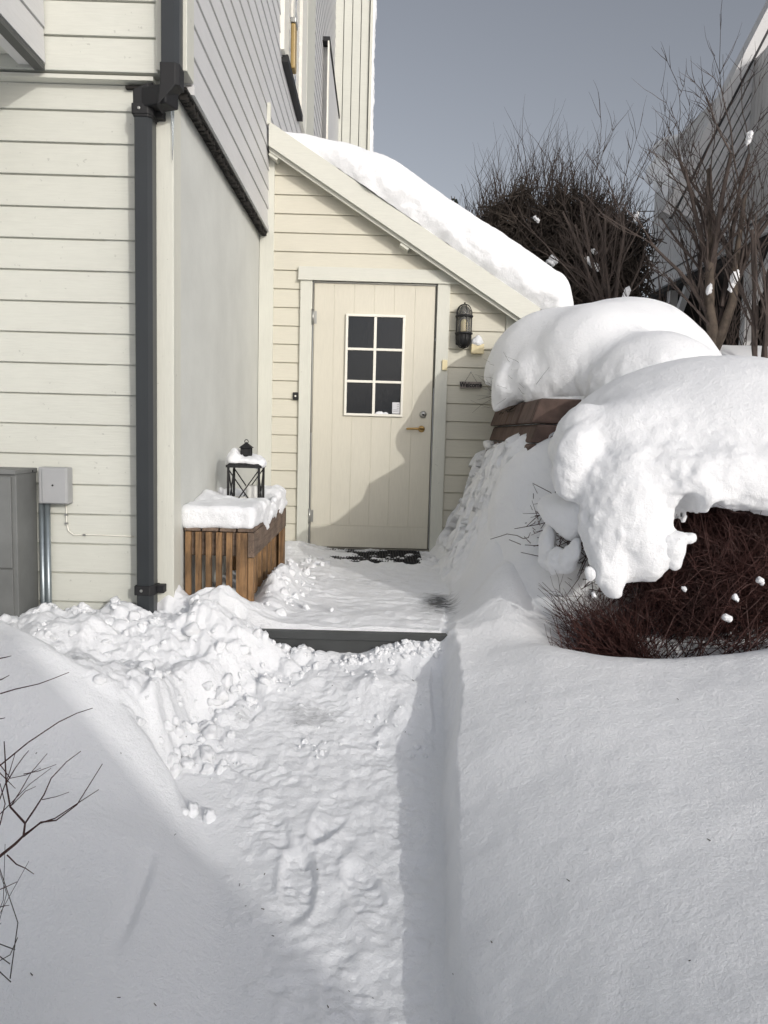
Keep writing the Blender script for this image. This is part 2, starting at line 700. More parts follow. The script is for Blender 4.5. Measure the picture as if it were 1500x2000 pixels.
def ground(x, y, fine=True):
    x, y = np.broadcast_arrays(np.asarray(x, float), np.asarray(y, float))
    pl, pr, zp = itp(XPL, y), itp(XPR, y), itp(ZPA, y)
    n1 = fbm2(x * 3, y * 3, 4, 3)
    n2 = fbm2(x * 14, y * 14, 4, 9)
    wx = x + .035 * vn2(x * 11, y * 11, 55) + .012 * vn2(x * 31, y * 31, 56)
    wy = y + .035 * vn2(x * 11 + 9, y * 11, 57) + .012 * vn2(x * 31 + 9, y * 31, 58)
    rough = lumps(wx, wy, 5, .20) * .36 + lumps(wx, wy, 15, .10) * .34 + lumps(wx + .3, wy, 25, .05) * .22
    rough = rough + .022 * np.abs(vn2(wx * 13, wy * 13, 59)) + .010 * np.abs(vn2(wx * 29, wy * 29, 60)) + .006 * n2
    # ---- path, trodden, with a few boot prints
    path = zp + .006 * n1 + .0045 * n2 + .004 * fbm2(x * 33, y * 26, 3, 79)
    path = path + .003 * vn2(x * 8 + y * 3, y * 20, 77) + .002 * vn2(x * 24 + y * 8, y * 60, 78) + .004 * np.abs(n2) * ss(2.0, 3.0, y)
    for fx, fy, fa in BOOTS:
        u = (x - fx) * math.cos(fa) + (y - fy) * math.sin(fa)
        v = -(x - fx) * math.sin(fa) + (y - fy) * math.cos(fa)
        r = (u / .052) ** 2 + (v / .15) ** 2
        path = path - .013 * (1 - ss(.6, 1.15, r)) * (.6 + .6 * n1) + .005 * np.exp(-((r - 1.35) / .35) ** 2) * (.5 + n1)
        path = path + .0028 * np.sin(v * 170 + 3 * np.sin(u * 60)) * (1 - ss(.5, .9, r))
    path = path + .07 * ss(.16, .0, pr - x) * ss(2.6, 3.2, y) * .4
    # crest of trodden ridges
    path = path + .05 * gs(x, y, .02, 3.10, .12, .09) + .04 * gs(x, y, .12, 2.95, .05, .10) * 1.0
    # ---- right bank
    d = x - pr
    edge = .012 * vn2(x * 0 + 3, y * 4, 41) + .004 * vn2(x * 0, y * 19, 42)
    dd = d + edge
    cut = zp + np.interp(y, [.5, 1.8, 2.4, 2.9, 3.4], [.07, .09, .17, .19, .15])
    top = np.interp(y, [.5, 1.8, 2.6, 3.1, 3.4], [-.98, -.92, -.87, -.855, -.86])
    top = top - .10 * ss(2.75, 3.3, y) * ss(.75, .35, x)
    top = top + .09 * ss(.9, 1.9, x) + .02 * vn2(x * .9, y * .9, 51) + .05 * gs(x, y, .72, 3.35, .25, .25)
    bank = cut + (top - cut) * (1 - np.exp(-np.maximum(d, 0) / np.interp(y, [1.0, 1.8, 2.6], [.45, .40, .26]))) + .0015 * n2 + .004 * n1
    steep = .022 + .05 * ss(2.2, 3.2, y)
    rb = zp + (bank - zp) * ss(-.01, steep, dd)
    # ---- apron and terrace further back
    ap_foot = ZD + .03
    wb = .58
    span = np.maximum(wb + .10 - pr, .15)
    apron = ap_foot + (.36 - .10 * ss(5.0, 5.7, y)) * ss(-.03, 1.0, dd / span) ** 1.2
    apron = apron + ss(.25, .75, x) * .10 + .012 * n1 + .004 * n2 + .02 * lumps(x, y, 66, .12) * ss(.3, .0, dd)
    back = ss(3.15, 3.75, y)
    rr = rb * (1 - back) + apron * back
    fh = far_h(x, y)
    tb = ss(.80, 1.15, x) * ss(4.0, 4.7, y)
    rr = rr * (1 - tb) + fh * tb
    tb2 = ss(1.9, 3.0, x) * ss(3.0, 4.2, y) * (1 - tb)
    rr = rr * (1 - tb2) + np.maximum(fh, rr) * tb2
    hx = ((x - 1.33) / .80) ** 2 + ((y - 3.74) / .66) ** 2
    rr = rr - .34 * np.exp(-hx ** 2) * ss(4.7, 4.2, y)
    rr = rr + .02 * np.exp(-(hx - 1.5) ** 2 / .35) * ss(3.7, 3.1, y)
    # ---- left side
    dl = pl - x
    pit = vn2(x * 1.6, y * 1.6, 8)
    chunky = -.925 + rough * .85 + .03 * n1 + .007 * fbm2(x * 40, y * 40, 3, 61)
    chunky = chunky + .10 * gs(x, y, -1.35, 3.22, .38, .20) + .10 * gs(x, y, -.70, 3.26, .17, .12) \
        + .03 * gs(x, y, -.98, 3.2, .2, .2) - .06 * gs(x, y, -.75, 2.95, .25, .15) + .04 * gs(x, y, -2.2, 3.2, .4, .3)
    chunky = chunky - .11 * ss(.85, .30, -x)
    e2 = .05 * vn2(x * 6, y * 6, 12) + .03 * vn2(x * 15, y * 15, 13)
    pile = zp + (chunky - zp) * ss(-.02, .20, dl + e2)
    smooth = zp + (.38 + .08 * ss(1.9, 2.6, y)) * (1 - np.exp(-np.maximum(dl + .02, 0) / np.interp(y, [1.2, 1.9, 2.6], [.9, .75, .32]))) * ss(-.12, .15, dl) + .004 * n1 + .06 * ss(.02, .07, dl) * ss(2.2, 2.5, y)
    smooth = smooth - .22 * gs(x, y, -1.05, 1.35, .32, .45)
    smooth = smooth - .018 * np.exp(-(((x + .60) + (y - 1.74) * .05) / .016) ** 2) * ss(1.68, 1.85, y) * ss(2.2, 2.0, y)
    ridge = 2.46 + (-.66 - x) * .50 + .04 * vn2(x * 5, 0 * y, 14)
    ks = ss(-.05, .05, y - ridge)
    left = smooth * (1 - ks) + pile * ks
    front = np.where(dl > -.12, np.where(dl > .35, left, np.maximum(path - .003, left)), path)
    front = np.where(d > -.05, np.maximum(rr, path - .02), front)
    # clods along the foot of the pile
    foot = np.exp(-((dl - .0) / .09) ** 2) * ss(2.5, 2.7, y)
    front = front + foot * lumps(x, y, 91, .07) * .8
    # drift against the riser
    front = front + ss(3.18, 3.36, y) * (ss(-.30, -.52, x) * .06 + .055 * ss(.05, .16, x) + .02 * lumps(x, y, 93, .06)
                                          + .035 * gs(x, y, .06, 3.36, .09, .2)) * ss(.38, .24, x) * (x > -.8)
    # ---- deck
    dk = ZD + .012 + .006 * n1 + .004 * n2 + .005 * vn2(x * 10 + y * 6, y * 30, 88)
    dk = dk + .02 * ss(-.1, -.55, x) + .03 * gs(x, y, -.1, 3.6, .3, .12) * .6
    hp = .11 * gs(x, y, -.51, 3.95, .08, .30) + .05 * gs(x, y, -.47, 4.35, .06, .2) + .03 * ss(3.75, 3.45, y) * ss(-.42, -.6, x)
    hp = hp + .07 * gs(x, y, -.71, 3.44, .15, .08) + .06 * gs(x, y, -.93, 3.5, .06, .12)
    dk = dk + hp * (1 + .15 * n1) + rough * np.clip(hp * 6, 0, .7)
    dk = dk + .05 * gs(x, y, -.60, 5.55, .16, .22) * (1 + 6 * lumps(x, y, 96, .05)) + .014 * gs(x, y, .2, 5.35, .5, .4) * n2
    dk = dk + lumps(x, y, 97, .05) * .25 * gs(x, y, -.35, 4.5, .12, .7)
    deckmix = np.where(d > 0, np.maximum(rr, dk - .01), dk)
    isdeck = (y > 3.385)
    h = np.where(isdeck & (x > -1.0), deckmix, front)
    h = np.where(isdeck & (x <= -1.0), left, h)
    return h


BOOTS = [(.0, 2.05, .35), (-.12, 2.42, -.3), (-.20, 2.10, .1), (.02, 2.72, .5), (-.27, 2.75, -.2), (-.16, 3.02, .6),
         (-.05, 1.72, .15), (-.33, 2.38, .5), (.10, 2.40, -.1), (-.07, 1.45, -.3), (-.38, 2.62, 1.2), (.0, 4.1, .2),
         (-.1, 4.7, -.2), (.16, 4.4, .1)]

X = np.concatenate([np.arange(-2.6, -1.0, .013), np.arange(-1.0, .75, .0075), np.arange(.75, 3.6, .016)])
Y = np.concatenate([np.arange(.45, 1.5, .014), np.arange(1.5, 3.33, .0085), np.arange(3.33, 3.44, .006),
                    np.arange(3.44, 5.9, .011), np.arange(5.9, 6.6, .03)])
GX, GY = np.meshgrid(X, Y, indexing='ij')
GZ = ground(GX, GY)
N5 = fbm2(GX * 6, GY * 6, 3, 70)
dirt = np.zeros_like(GX)
p = atZ(860, 1180, ZD)
dirt += .85 * gs(GX, GY, p.x, p.y, .10, .30)
p = atZ(720, 1140, ZD)
dirt += .34 * gs(GX, GY, p.x, p.y, .38, .16) + .26 * gs(GX, GY, .0, 5.0, .40, .22) + .24 * gs(GX, GY, .22, 3.85, .12, .3)
p = atZ(600, 1402, -1.12)
dirt += .60 * gs(GX, GY, p.x, p.y, .16, .10)
p = atZ(470, 1405, -1.12)
dirt += .5 * gs(GX, GY, p.x, p.y, .06, .05)
dirt += .60 * gs(GX, GY, -.05, 5.62, .6, .18) + .30 * gs(GX, GY, .35, 5.35, .2, .15)
dirt += .22 * gs(GX, GY, -.40, 4.6, .15, .25)
ground_o = np_mesh('snow_ground', np.stack([GX.ravel(), GY.ravel(), GZ.ravel()], 1), grid_quads(len(X), len(Y)), M['snowg'],
                   attrs={'dirt': dirt})
tag(ground_o, 'shovelled and drifted snow covering path, banks and deck', kind='structure')

# outer sheet to the horizon, dropped under the fine one
X2 = np.unique(np.concatenate([np.linspace(-400, -12, 40), np.linspace(-12, 20, 129), np.linspace(20, 400, 40), [-2.59, 3.59]]))
Y2 = np.unique(np.concatenate([np.linspace(-400, -8, 40), np.linspace(-8, 24, 129), np.linspace(24, 400, 40), [.46, 6.59]]))
G2X, G2Y = np.meshgrid(X2, Y2, indexing='ij')
G2Z = np.where((G2X > -3.4) & (G2X < 4.2) & (G2Y > -.5) & (G2Y < 7), ground(np.clip(G2X, -2.6, 3.6), np.clip(G2Y, .45, 6.6)), far_h(G2X, G2Y))
inside = (G2X > -2.5) & (G2X < 3.5) & (G2Y > .55) & (G2Y < 6.5)
G2Z = np.where(inside, G2Z - .6, G2Z - .004)
o = np_mesh('snow_field', np.stack([G2X.ravel(), G2Y.ravel(), G2Z.ravel()], 1), grid_quads(len(X2), len(Y2)), M['snow'])
tag(o, 'snow covered ground rising behind the garden', kind='structure')

# loose clods
V_, F_ = [], []
ico = bmesh.new()
bmesh.ops.create_icosphere(ico, subdivisions=3, radius=1)
iv = np.array([v.co[:] for v in ico.verts])
iff = np.array([[v.index for v in f.verts] for f in ico.faces])
ico.free()


def clods(spots, name, label):
    V, Fc = [], []
    o = 0
    for (x, y, r) in spots:
        z = float(ground(np.array([x]), np.array([y]))[0])
        a = rng.uniform(.7, 1.25, 3)
        k = 1 + .42 * fbm3(iv[:, 0] * 1.7 + x * 31, iv[:, 1] * 1.7 + y * 17, iv[:, 2] * 1.7, 3, 3)
        nn_ = rng.normal(size=(9, 3)); nn_ /= np.linalg.norm(nn_, axis=1)[:, None]
        dd_ = rng.uniform(.55, .95, 9)
        pr2_ = np.min(np.where(iv @ nn_.T > .05, dd_ / np.maximum(iv @ nn_.T, .05), 9), axis=1)
        k = np.minimum(k, pr2_ * (1 + .05 * k))
        v = iv * k[:, None] * a * r * 1.25
        V.append(v + np.array([x, y, z + r * .08]))
        Fc.append(iff + o)
        o += len(iv)
    ob = np_mesh(name, np.concatenate(V), np.concatenate(Fc), M['snow'])
    return tag(ob, label, 'snow', kind='stuff')


sp = []
for _ in range(150):
    y = random.uniform(2.55, 3.36)
    x = float(itp(XPL, y)) + random.gauss(-.02, .09)
    sp.append((x, y, random.choice([.004, .005, .006, .008, .010, .016, .022])))
for _ in range(150):
    sp.append((random.uniform(-1.9, -.5), random.uniform(2.8, 3.38), random.choice([.006, .008, .012, .018, .026])))
for _ in range(40):
    sp.append((random.uniform(-.3, .2), random.uniform(2.7, 3.3), random.choice([.005, .007, .010])))
for _ in range(90):
    sp.append((random.uniform(-.15, .3), random.uniform(3.27, 3.34), random.choice([.006, .010, .014])))
for _ in range(70):
    sp.append((random.gauss(-.44, .07), random.uniform(3.5, 5.2), random.choice([.006, .010, .016, .022])))
for px, py, r in ((412, 1448, .034), (375, 1548, .022), (408, 1550, .020), (645, 1318, .012), (360, 1560, .012)):
    q = atZ(px, py, -1.17)
    sp.append((q.x, q.y, r))
clods(sp, 'snow_clods', 'loose snow clods scattered along the shovelled path edge and deck')

def hit(px, py):
    d = ray(px, py)
    t = np.arange(.5, 6, .01)
    below = d.z * t < ground(d.x * t, d.y * t)
    return d * float(t[np.argmax(below)])


# specks of bark and grit on the snow
mbd = MB()
_r = random.Random(5)
for px, py in ((342, 1632), (480, 1772), (548, 1805), (533, 1830), (468, 1730), (806, 1330), (772, 1390), (792, 1431), (870, 1180), (300, 1900), (620, 1700), (560, 1470), (455, 1404), (650, 1340)) + \
        tuple((_r.uniform(60, 900), _r.uniform(1330, 1990)) for _ in range(22)) + tuple((_r.uniform(950, 1480), _r.uniform(1330, 1980)) for _ in range(10)):
    q = hit(px, py)
    a_ = _r.uniform(0, 3.1)
    L_ = _r.uniform(.002, .006)
    mbd.tube([(q.x - L_ * math.cos(a_), q.y - L_ * math.sin(a_), q.z + .003), (q.x + L_ * math.cos(a_), q.y + L_ * math.sin(a_), q.z + .004)], [_r.uniform(.0008, .0018), .0008], 5)
tag(mbd.build('bark_specks', M['twig'], fix=False), 'tiny dark specks of bark and grit lying on the snow', 'debris', kind='stuff')
# ------------------------------------------------------------------ step and deck edge
step = thing('deck_step', 'dark grey painted step edge half buried in snow before the entrance', 'step', (-.1, 3.36, -1.1))
MB().box(-.91, .62, 3.350, 3.384, ZD - .034, ZD + .003).build('nosing_board', M['deckpaint'], step, bevel=.003)
MB().box(-.91, .62, 3.364, 3.384, ZD - .26, ZD - .037).build('riser_board', M['deckpaint'], step)

# ------------------------------------------------------------------ house
house = thing('house', 'cream clapboard house with lean-to entrance, plank door and snowy pent roof', 'house', (XS, YF, -1.1))


def clad(axis, plane, a0, a1, z0, z1, zref, name, mat, depth=.012, gap=.0065, cut=None, back=.10, sp_=SP):
    """lapped boards: one sawtooth profile swept along the wall, with a solid back"""
    k0 = math.floor((z0 - zref) / sp_)
    prof = []
    z = zref + k0 * sp_
    while z < z1:
        for off, zz in ((-.0025, z), (-.0025, z + gap), (depth, z + gap + .001), (depth + .001, z + gap + .004), (depth - .006, z + sp_)):
            if z0 <= zz <= z1:
                prof.append((off, zz))
        z += sp_
    prof = [(prof[0][0], z0)] + prof + [(prof[-1][0], z1)]
    poly = prof + [(-back, z1), (-back, z0)]
    sgn = 1
    mb = MB()
    if axis == 'y':           # faces the camera (-Y)
        mb.prism([(a0, plane - o_, zz) for o_, zz in poly], (a1 - a0, 0, 0))
    else:                      # faces +X
        mb.prism([(plane + o_, a0, zz) for o_, zz in poly], (0, a1 - a0, 0))
    # waviness of the boards' lower lips comes from the bump
    return mb.build(name, mat, house, cut=cut)


zref = atY(130, 470, YF).z
clad('y', YF, -6.0, -1.02, -1.6, ZU - .03, zref, 'front_wall', M['front'])
clad('y', YU, -6.0, XU - .11, ZU, 6.0, ZU - .006, 'upper_front_wall', M['front'], sp_=.1405)
MB().box(-6.0, XU - .13, YU - .010, YF + .1, ZU - .028, ZU - .012).build('drip_flashing', M['trimh'], house)
# corner posts of the ground floor
cpx0, cpx1 = atY(304, 700, YF - .02).x, XS + .002
MB().box(cpx0, cpx1, YF - .034, YF + .09, -1.5, ZU - .06).build('corner_board', M['trim'], house, bevel=.003)
MB().box(cpx0 - .026, cpx0 - .006, YF - .02, YF - .004, -1.3, ZU - .14).build('peeling_trim', M['peel'], house)
# rendered side wall
MB().box(XS - .3, XS, YF + .0, YD + .2, -1.6, ZU + .02).build('rendered_wall', M['plaster'], house)
# upper storey
clad('x', XU, YU + .10, 12.6, ZU, 9.0, ZU - .015, 'upper_side_wall', M['side'])
MB().box(XU - .115, XU + .014, YU - .022, YU + .10, ZU + .01, 9.0).build('upper_corner_board', M['trim'], house, bevel=.003)
MB().box(XU - .02, XU + .016, YU + .10, 12.6, ZU - .035, ZU + .004).build('upper_side_drip_board', M['side'], house)
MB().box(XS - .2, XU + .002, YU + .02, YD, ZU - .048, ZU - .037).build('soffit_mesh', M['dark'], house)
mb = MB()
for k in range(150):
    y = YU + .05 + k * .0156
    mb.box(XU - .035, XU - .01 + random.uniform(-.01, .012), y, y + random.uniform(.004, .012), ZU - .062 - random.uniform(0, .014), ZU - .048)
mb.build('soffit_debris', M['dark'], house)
# projecting bay at the left
bx = atY(95, 175, YU).x
bay_cut = []
mb = MB()
zz = ZU + .015
prof = []
while zz < 5.0:
    prof += [(-.004, zz), (-.004, zz + .006), (.012, zz + .007), (.006, zz + .1405)]
    zz += .1405
poly = prof + [(-.1, 5.05), (-.1, ZU + .015)]
mb.prism([(bx - .014 + o_, YU - 1.3, z_) for o_, z_ in poly], (0, 1.278, 0))
mb.build('bay_side_wall', M['side'], house)
MB().box(bx - 2.5, bx - .12, YU - 1.3, YU - .022, ZU + .055, ZU + .075).build('bay_soffit', M['front'], house)
MB().box(bx - .045, bx - .004, YU - 1.3, YU - .024, ZU - .008, ZU + .014).build('bay_drip_edge', M['pipe'], house)
MB().box(bx - 2.5, bx - .11, YU - 1.3, YU - .024, ZU + .08, 5.0).build('bay_body', M['side'], house)

# ---- entrance wall
def dx(px, py=850, Y=YD): return atY(px, py, Y).x
def dz(px, py, Y=YD): return atY(px, py, Y).z


YV = 5.60                      # front of the verge boards
V0, V1 = atY(525, 236, YV), atY(1056, 602, YV)
slope = (V1.z - V0.z) / (V1.x - V0.x)
sdir = Vector((1, 0, slope)).normalized()
nrm = Vector((-slope, 0, 1)).normalized()
B0 = atY(525, 284, YV)
hv = (V0.z - B0.z)             # vertical height of the verge board


def roofz(x): return V0.z + slope * (x - V0.x)


rl_cut = [((V0.x, YD, roofz(V0.x) - hv + .02), nrm)]
zr2 = atY(570, 886, YD).z
DL, DR = dx(609), dx(842)
DT, DB = dz(731, 555), dz(720, 1071)
CL0, CL1 = dx(583), dx(606)
CR0, CR1 = dx(845), dx(869)
XE1 = dx(978)
clad('y', YD, XS + .10, CL0 + .012, -1.4, 3.0, zr2, 'entrance_wall', M['entry'], cut=rl_cut)
clad('y', YD, CR1 - .012, XE1, -1.4, 3.0, zr2, 'entrance_wall', M['entry'], cut=rl_cut)
clad('y', YD, CL0 + .012, CR1 - .012, dz(731, 545), 3.0, zr2, 'entrance_wall', M['entry'], cut=rl_cut)
MB().box(XS + .003, XS + .106, YD - .03, YD + .05, -1.3, 3.0).build('entrance_corner_board', M['trim'], house, cut=rl_cut, bevel=.002)
MB().box(XE1 + .003, XE1 + .10, YD - .028, YD + .3, -1.3, 3.0).build('entrance_corner_board', M['trim'], house, cut=rl_cut, bevel=.002)
MB().box(XE1 - .1, XE1 + .09, YD + .1, 9.0, -1.3, 3.0).build('entrance_far_wall', M['entry'], house, cut=rl_cut)
MB().box(CL0, CL1, YD - .036, YD + .05, DB - .03, DT + .012).build('door_casing', M['trim'], house, bevel=.003)
MB().box(CR0, CR1, YD - .036, YD + .05, DB - .03, DT + .012).build('door_casing', M['trim'], house, bevel=.003)
MB().box(dx(579), dx(886), YD - .042, YD + .05, DT + .014, dz(731, 526)).build('door_head_casing', M['trimh'], house, bevel=.003)
MB().box(dx(579), dx(886), YD - .055, YD - .036, DT + .008, DT + .020).build('drip_cap', M['trimh'], house)
# verge boards and roof
thk = .022
pr_ = [V0, Vector((V1.x, YV, roofz(V1.x))), Vector((V1.x - .02, YV, roofz(V1.x - .02) - hv)), Vector((V0.x, YV, V0.z - hv))]
MB().prism(pr_, (0, thk, 0)).build('verge_board', M['trimh'], house, bevel=.002)
up1, up2 = hv - .055, hv + .028
pr2 = [Vector((V0.x, YV + .03, V0.z - up1)), Vector((V1.x - .06, YV + .03, roofz(V1.x - .06) - up1)),
       Vector((V1.x - .09, YV + .03, roofz(V1.x - .09) - up2)), Vector((V0.x, YV + .03, V0.z - up2))]
MB().prism(pr2, (0, .02, 0)).build('under_verge_board', M['trim'], house, bevel=.002)
pr3 = [Vector((V0.x, YV + .05, V0.z - .03)), Vector((V1.x + .03, YV + .05, roofz(V1.x + .03) - .03)),
       Vector((V1.x + .03, YV + .05, roofz(V1.x + .03) - .09)), Vector((V0.x, YV + .05, V0.z - .09))]
MB().prism(pr3, (0, 3.5, 0)).build('roof', M['trimh'], house)
for t in (.018, .50, .945):    # purlin ends poking out under the verge
    x = V0.x + (V1.x - V0.x) * t
    c = Vector((x, YV + .04, roofz(x) - hv - .025))
    MB().prism([c + sdir * a + nrm * b for a, b in ((-.035, -.022), (.035, -.022), (.035, .022), (-.035, .022))], (0, .13, 0)).build('purlin_end', M['trim'], house)
MB().prism([Vector((V1.x - .10, YV + .05, roofz(V1.x - .1) - .13)), Vector((V1.x + .02, YV + .05, roofz(V1.x + .02) - .13)),
            Vector((V1.x + .0, YV + .05, roofz(V1.x) - .2)), Vector((V1.x - .10, YV + .05, roofz(V1.x - .1) - .2))], (0, 3.3, 0)).build('eaves_gutter', M['black'], house)
MB().box(V0.x - .012, V0.x + .012, YV - .004, YV + .03, V0.z - .02, V0.z + .12).build('verge_stub', M['trim'], house)

# ---- door
door = MB().box(DL + .003, DR - .003, YD - .004, YD + .04, DB + .006, DT - .004)
mb = MB()
npl = 6
gx = [DL + .003 + (DR - DL - .006) * t for t in (0, .165, .330, .495, .660, .832, 1.0)]
zb = dz(720, 1027)
for a, b_ in zip(gx[:-1], gx[1:]):
    mb.box(a + .0012, b_ - .0012, YD - .012, YD + .03, zb + .002, DT - .004)
mb.box(DL + .004, DR - .004, YD - .012, YD + .03, DB + .008, zb - .002)
door = mb.build('door', M['door'], house, bevel=.0015)
MB().box(DL + .005, DR - .005, YD - .0095, YD + .02, DB + .01, DT - .006).build('groove_lining', M['entry'], door)
MB().box(DL - .004, DL + .003, YD - .006, YD + .05, DB, DT).build('gap', M['seam'], door)
MB().box(DR - .003, DR + .006, YD - .002, YD + .05, DB, DT).build('gap', M['groove'], door)
MB().box(DL, DR, YD - .02, YD + .05, DT - .003, DT + .006).build('weather_strip', M['steel'], door)
MB().box(DL - .01, DR + .02, YD - .03, YD + .05, DB - .03, DB + .004).build('threshold', M['groove'], door)
WL, WR, WT, WB = dx(671), dx(785), dz(728, 615), dz(728, 813)
yw = YD - .034
f = MB()
fr = .018
f.box(WL, WR, yw, YD - .010, WT - fr, WT)
f.box(WL, WR, yw, YD - .010, WB, WB + fr)
f.box(WL, WL + fr, yw, YD - .010, WB + fr, WT - fr)
f.box(WR - fr, WR, yw, YD - .010, WB + fr, WT - fr)
mat_white = mat_paint('white window paint', (.80, .78, .70), dirt=.02, gstr=.05, rough=.4)
M['white'] = mat_white
win = f.build('window_frame', mat_white, door, bevel=.003)
mw = (WL + WR) / 2
mh = [WB + fr + (WT - WB - 2 * fr) * t for t in (1 / 3, 2 / 3)]
g = MB()
g.box(mw - .010, mw + .010, yw + .004, YD - .010, WB + fr, WT - fr)
for z in mh:
    g.box(WL + fr, mw - .010, yw + .004, YD - .010, z - .009, z + .009)
    g.box(mw + .010, WR - fr, yw + .004, YD - .010, z - .009, z + .009)
g.build('glazing_bars', mat_white, door, bevel=.002)
zs = [WB + fr] + mh + [WT - fr]
for i in range(3):
    for xa, xb in ((WL + fr, mw), (mw, WR - fr)):
        MB().box(xa, xb, YD - .0165, YD - .0130, zs[i], zs[i + 1]).build('pane', M['pane'], door)
MB().box(WR - fr - .060, WR - fr - .004, YD - .019, YD - .017, WB + fr + .006, WB + fr + .088).build('paper_notice', M['paper'], door)
mb = MB()
for k in range(5):
    z = WB + fr + .070 - k * .013
    mb.box(WR - fr - .054 + (.03 if k < 3 else 0), WR - fr - .012, YD - .0198, YD - .0191, z, z + .003)
mb.build('notice_print', M['ink'], door)
V, Q = [], []
u = np.linspace(0, 1, 40)
vv = np.linspace(0, 1, 10)
UU, VV = np.meshgrid(u, vv, indexing='ij')
hh = .016 * np.sqrt(np.clip(1 - (2 * UU - 1) ** 4, 0, 1)) * (1 + .35 * fbm2(UU * 5, VV * 0, 3, 4)) * np.cos((VV - .0) * math.pi / 2)
np_mesh('snow_sliver', np.stack([(mw + .012 + UU * .10).ravel(), (YD - .018 - VV * .016).ravel(), (WB + fr + hh).ravel()], 1),
        grid_quads(40, 10), M['snow'], parent=door)
# lever handle, lock, hinges
hx, hz = dx(823, 838), dz(823, 838)
MB().lathe([(.001, .010), (.020, .010), (.023, .006), (.025, 0)], (hx, YD - .012, hz), 'Y', 28).build('handle_rosette', M['brass'], door, smooth=True)
mb = MB().tube([(hx, YD - .020, hz), (hx, YD - .058, hz)], .009, 14)
mb.tube([(hx + .006, YD - .060, hz), (hx - .05, YD - .061, hz + .001), (hx - .105, YD - .060, hz - .001), (hx - .112, YD - .055, hz - .002)],
        [.0095, .0090, .0085, .006], 14)
mb.build('handle', M['brass'], door, smooth=True)
lx, lz = dx(826, 810), dz(826, 810)
MB().lathe([(.001, .014), (.013, .014), (.017, .010), (.026, .008), (.027, 0)], (lx, YD - .012, lz), 'Y', 28).build('lock', M['steel'], door, smooth=True)
MB().lathe([(.001, .018), (.007, .018), (.008, .013)], (lx, YD - .012, lz), 'Y', 16).build('keyhole', M['black'], door)
for py in (620, 1007):
    z = dz(611, py)
    MB().lathe([(.008, -.055), (.008, .055)], (DL - .004, YD - .040, z), 'Z', 12).build('hinge', M['steel'], door, smooth=True)
    MB().box(DL - .003, DL + .022, YD - .0145, YD - .0125, z - .045, z + .045).build('hinge_leaf', M['steel'], door)
MB().box(dx(858), dx(868), YD - .052, YD - .036, dz(863, 724), dz(863, 704)).build('door_contact', M['cream_plastic'], house, bevel=.003)

# ---- windows and fittings on the side wall above the roof
def sy(px): return abs(XU) * 1500 / (741 - px)


zw0 = 2.93
wd = MB()
for a, b_ in ((537, 546), (572, 581)):
    wd.box(XU + .002, XU + .040, sy(a), sy(b_), zw0, 5.4)
wd.box(XU + .002, XU + .040, sy(546), sy(572), 5.3, 5.4)
wind = wd.build('side_window', M['white'], house)
MB().box(XU - .02, XU + .012, sy(546), sy(572), zw0, 5.3).build('pane', M['winglass'], wind)
MB().box(XU + .004, XU + .030, sy(556), sy(560), zw0, 5.3).build('mullion', M['white'], wind)
MB().box(XU + .002, XU + .060, sy(540), sy(571), zw0 - .05, zw0 + .005).build('sill', M['black'], wind)
MB().box(XU + .014, XU + .030, sy(584), sy(598.5), 2.4, 9).build('wide_cover_board', M['trim'], house)
# shallow box with white posts beyond
bxm = MB().box(XU, XU + .085, sy(618), sy(642), 2.4, 4.90)
b1 = bxm.build('wall_hatch', M['side'], house)
MB().box(XU, XU + .10, sy(616), sy(642.5), 4.90, 4.95).build('hatch_flashing', M['black'], b1)
MB().box(XU + .075, XU + .093, sy(616), sy(617.5), 2.4, 4.90).build('hatch_post', M['white'], b1)
MB().box(XU + .09, XU + .115, sy(643), sy(646), 2.4, 4.75).build('hatch_post', M['white'], b1)
# far wing with vertical boards and a snowy edge
xw = -.30
mb = MB()
x = XU + .0
while x < xw - .01:
    mb.box(x + .006, min(x + .128, xw), 12.6, 12.72, 2, 12)
    x += .134
mb.build('vertical_board_wing', M['front'], house)
MB().box(XU, xw, 12.66, 12.9, 2, 12).build('wing_backing', M['groove'], house)
MB().box(xw - .005, xw + .035, 12.55, 12.9, 2, 12).build('wing_edge_board', M['trim'], house)
zz_ = np.linspace(2.2, 12, 700)
aa = np.linspace(-math.pi / 2, math.pi / 2, 10)
ZZ, AA = np.meshgrid(zz_, aa, indexing='ij')
rr_ = .045 + .014 * fbm2(ZZ * 9, AA * 1.2, 3, 6)
sn = np_mesh('edge_snow', np.stack([(xw + .03 + np.cos(AA) * rr_).ravel(), (12.66 + np.sin(AA) * .1).ravel(), ZZ.ravel()], 1), grid_quads(700, 10), M['snow'], origin=(xw, 12.6, 2))
tag(sn, 'thin strip of rime snow clinging to the tall far edge of the house', 'snow')
# amber lamp box by the window
am = thing('amber_box', 'small amber box fixed beside the upstairs window', 'wall box', (XU + .04, sy(578), 4.6))
c = atX(577, 92, XU + .075)
MB().box(XU + .042, XU + .080, c.y - .06, c.y + .06, c.z - .19, c.z + .16).build('amber_body', M['amber'], am, bevel=.01)
MB().box(XU + .038, XU + .085, c.y - .07, c.y + .07, c.z + .16, c.z + .20).build('amber_cap', M['steel'], am, bevel=.005)

# ------------------------------------------------------------------ drainpipe
pipe = thing('drainpipe', 'dark grey square drainpipe with black offset bend on the house corner', 'drainpipe', (-1.03, YF - .06, -1.0))


def pipe_prof(cx, cy, w, d_, ch=.016):
    return [(cx - w / 2, cy + d_ / 2), (cx - w / 2, cy - d_ / 2 + .004), (cx - w / 2 + .004, cy - d_ / 2), (cx + w / 2 - ch, cy - d_ / 2),
            (cx + w / 2, cy - d_ / 2 + ch), (cx + w / 2, cy + d_ / 2)]


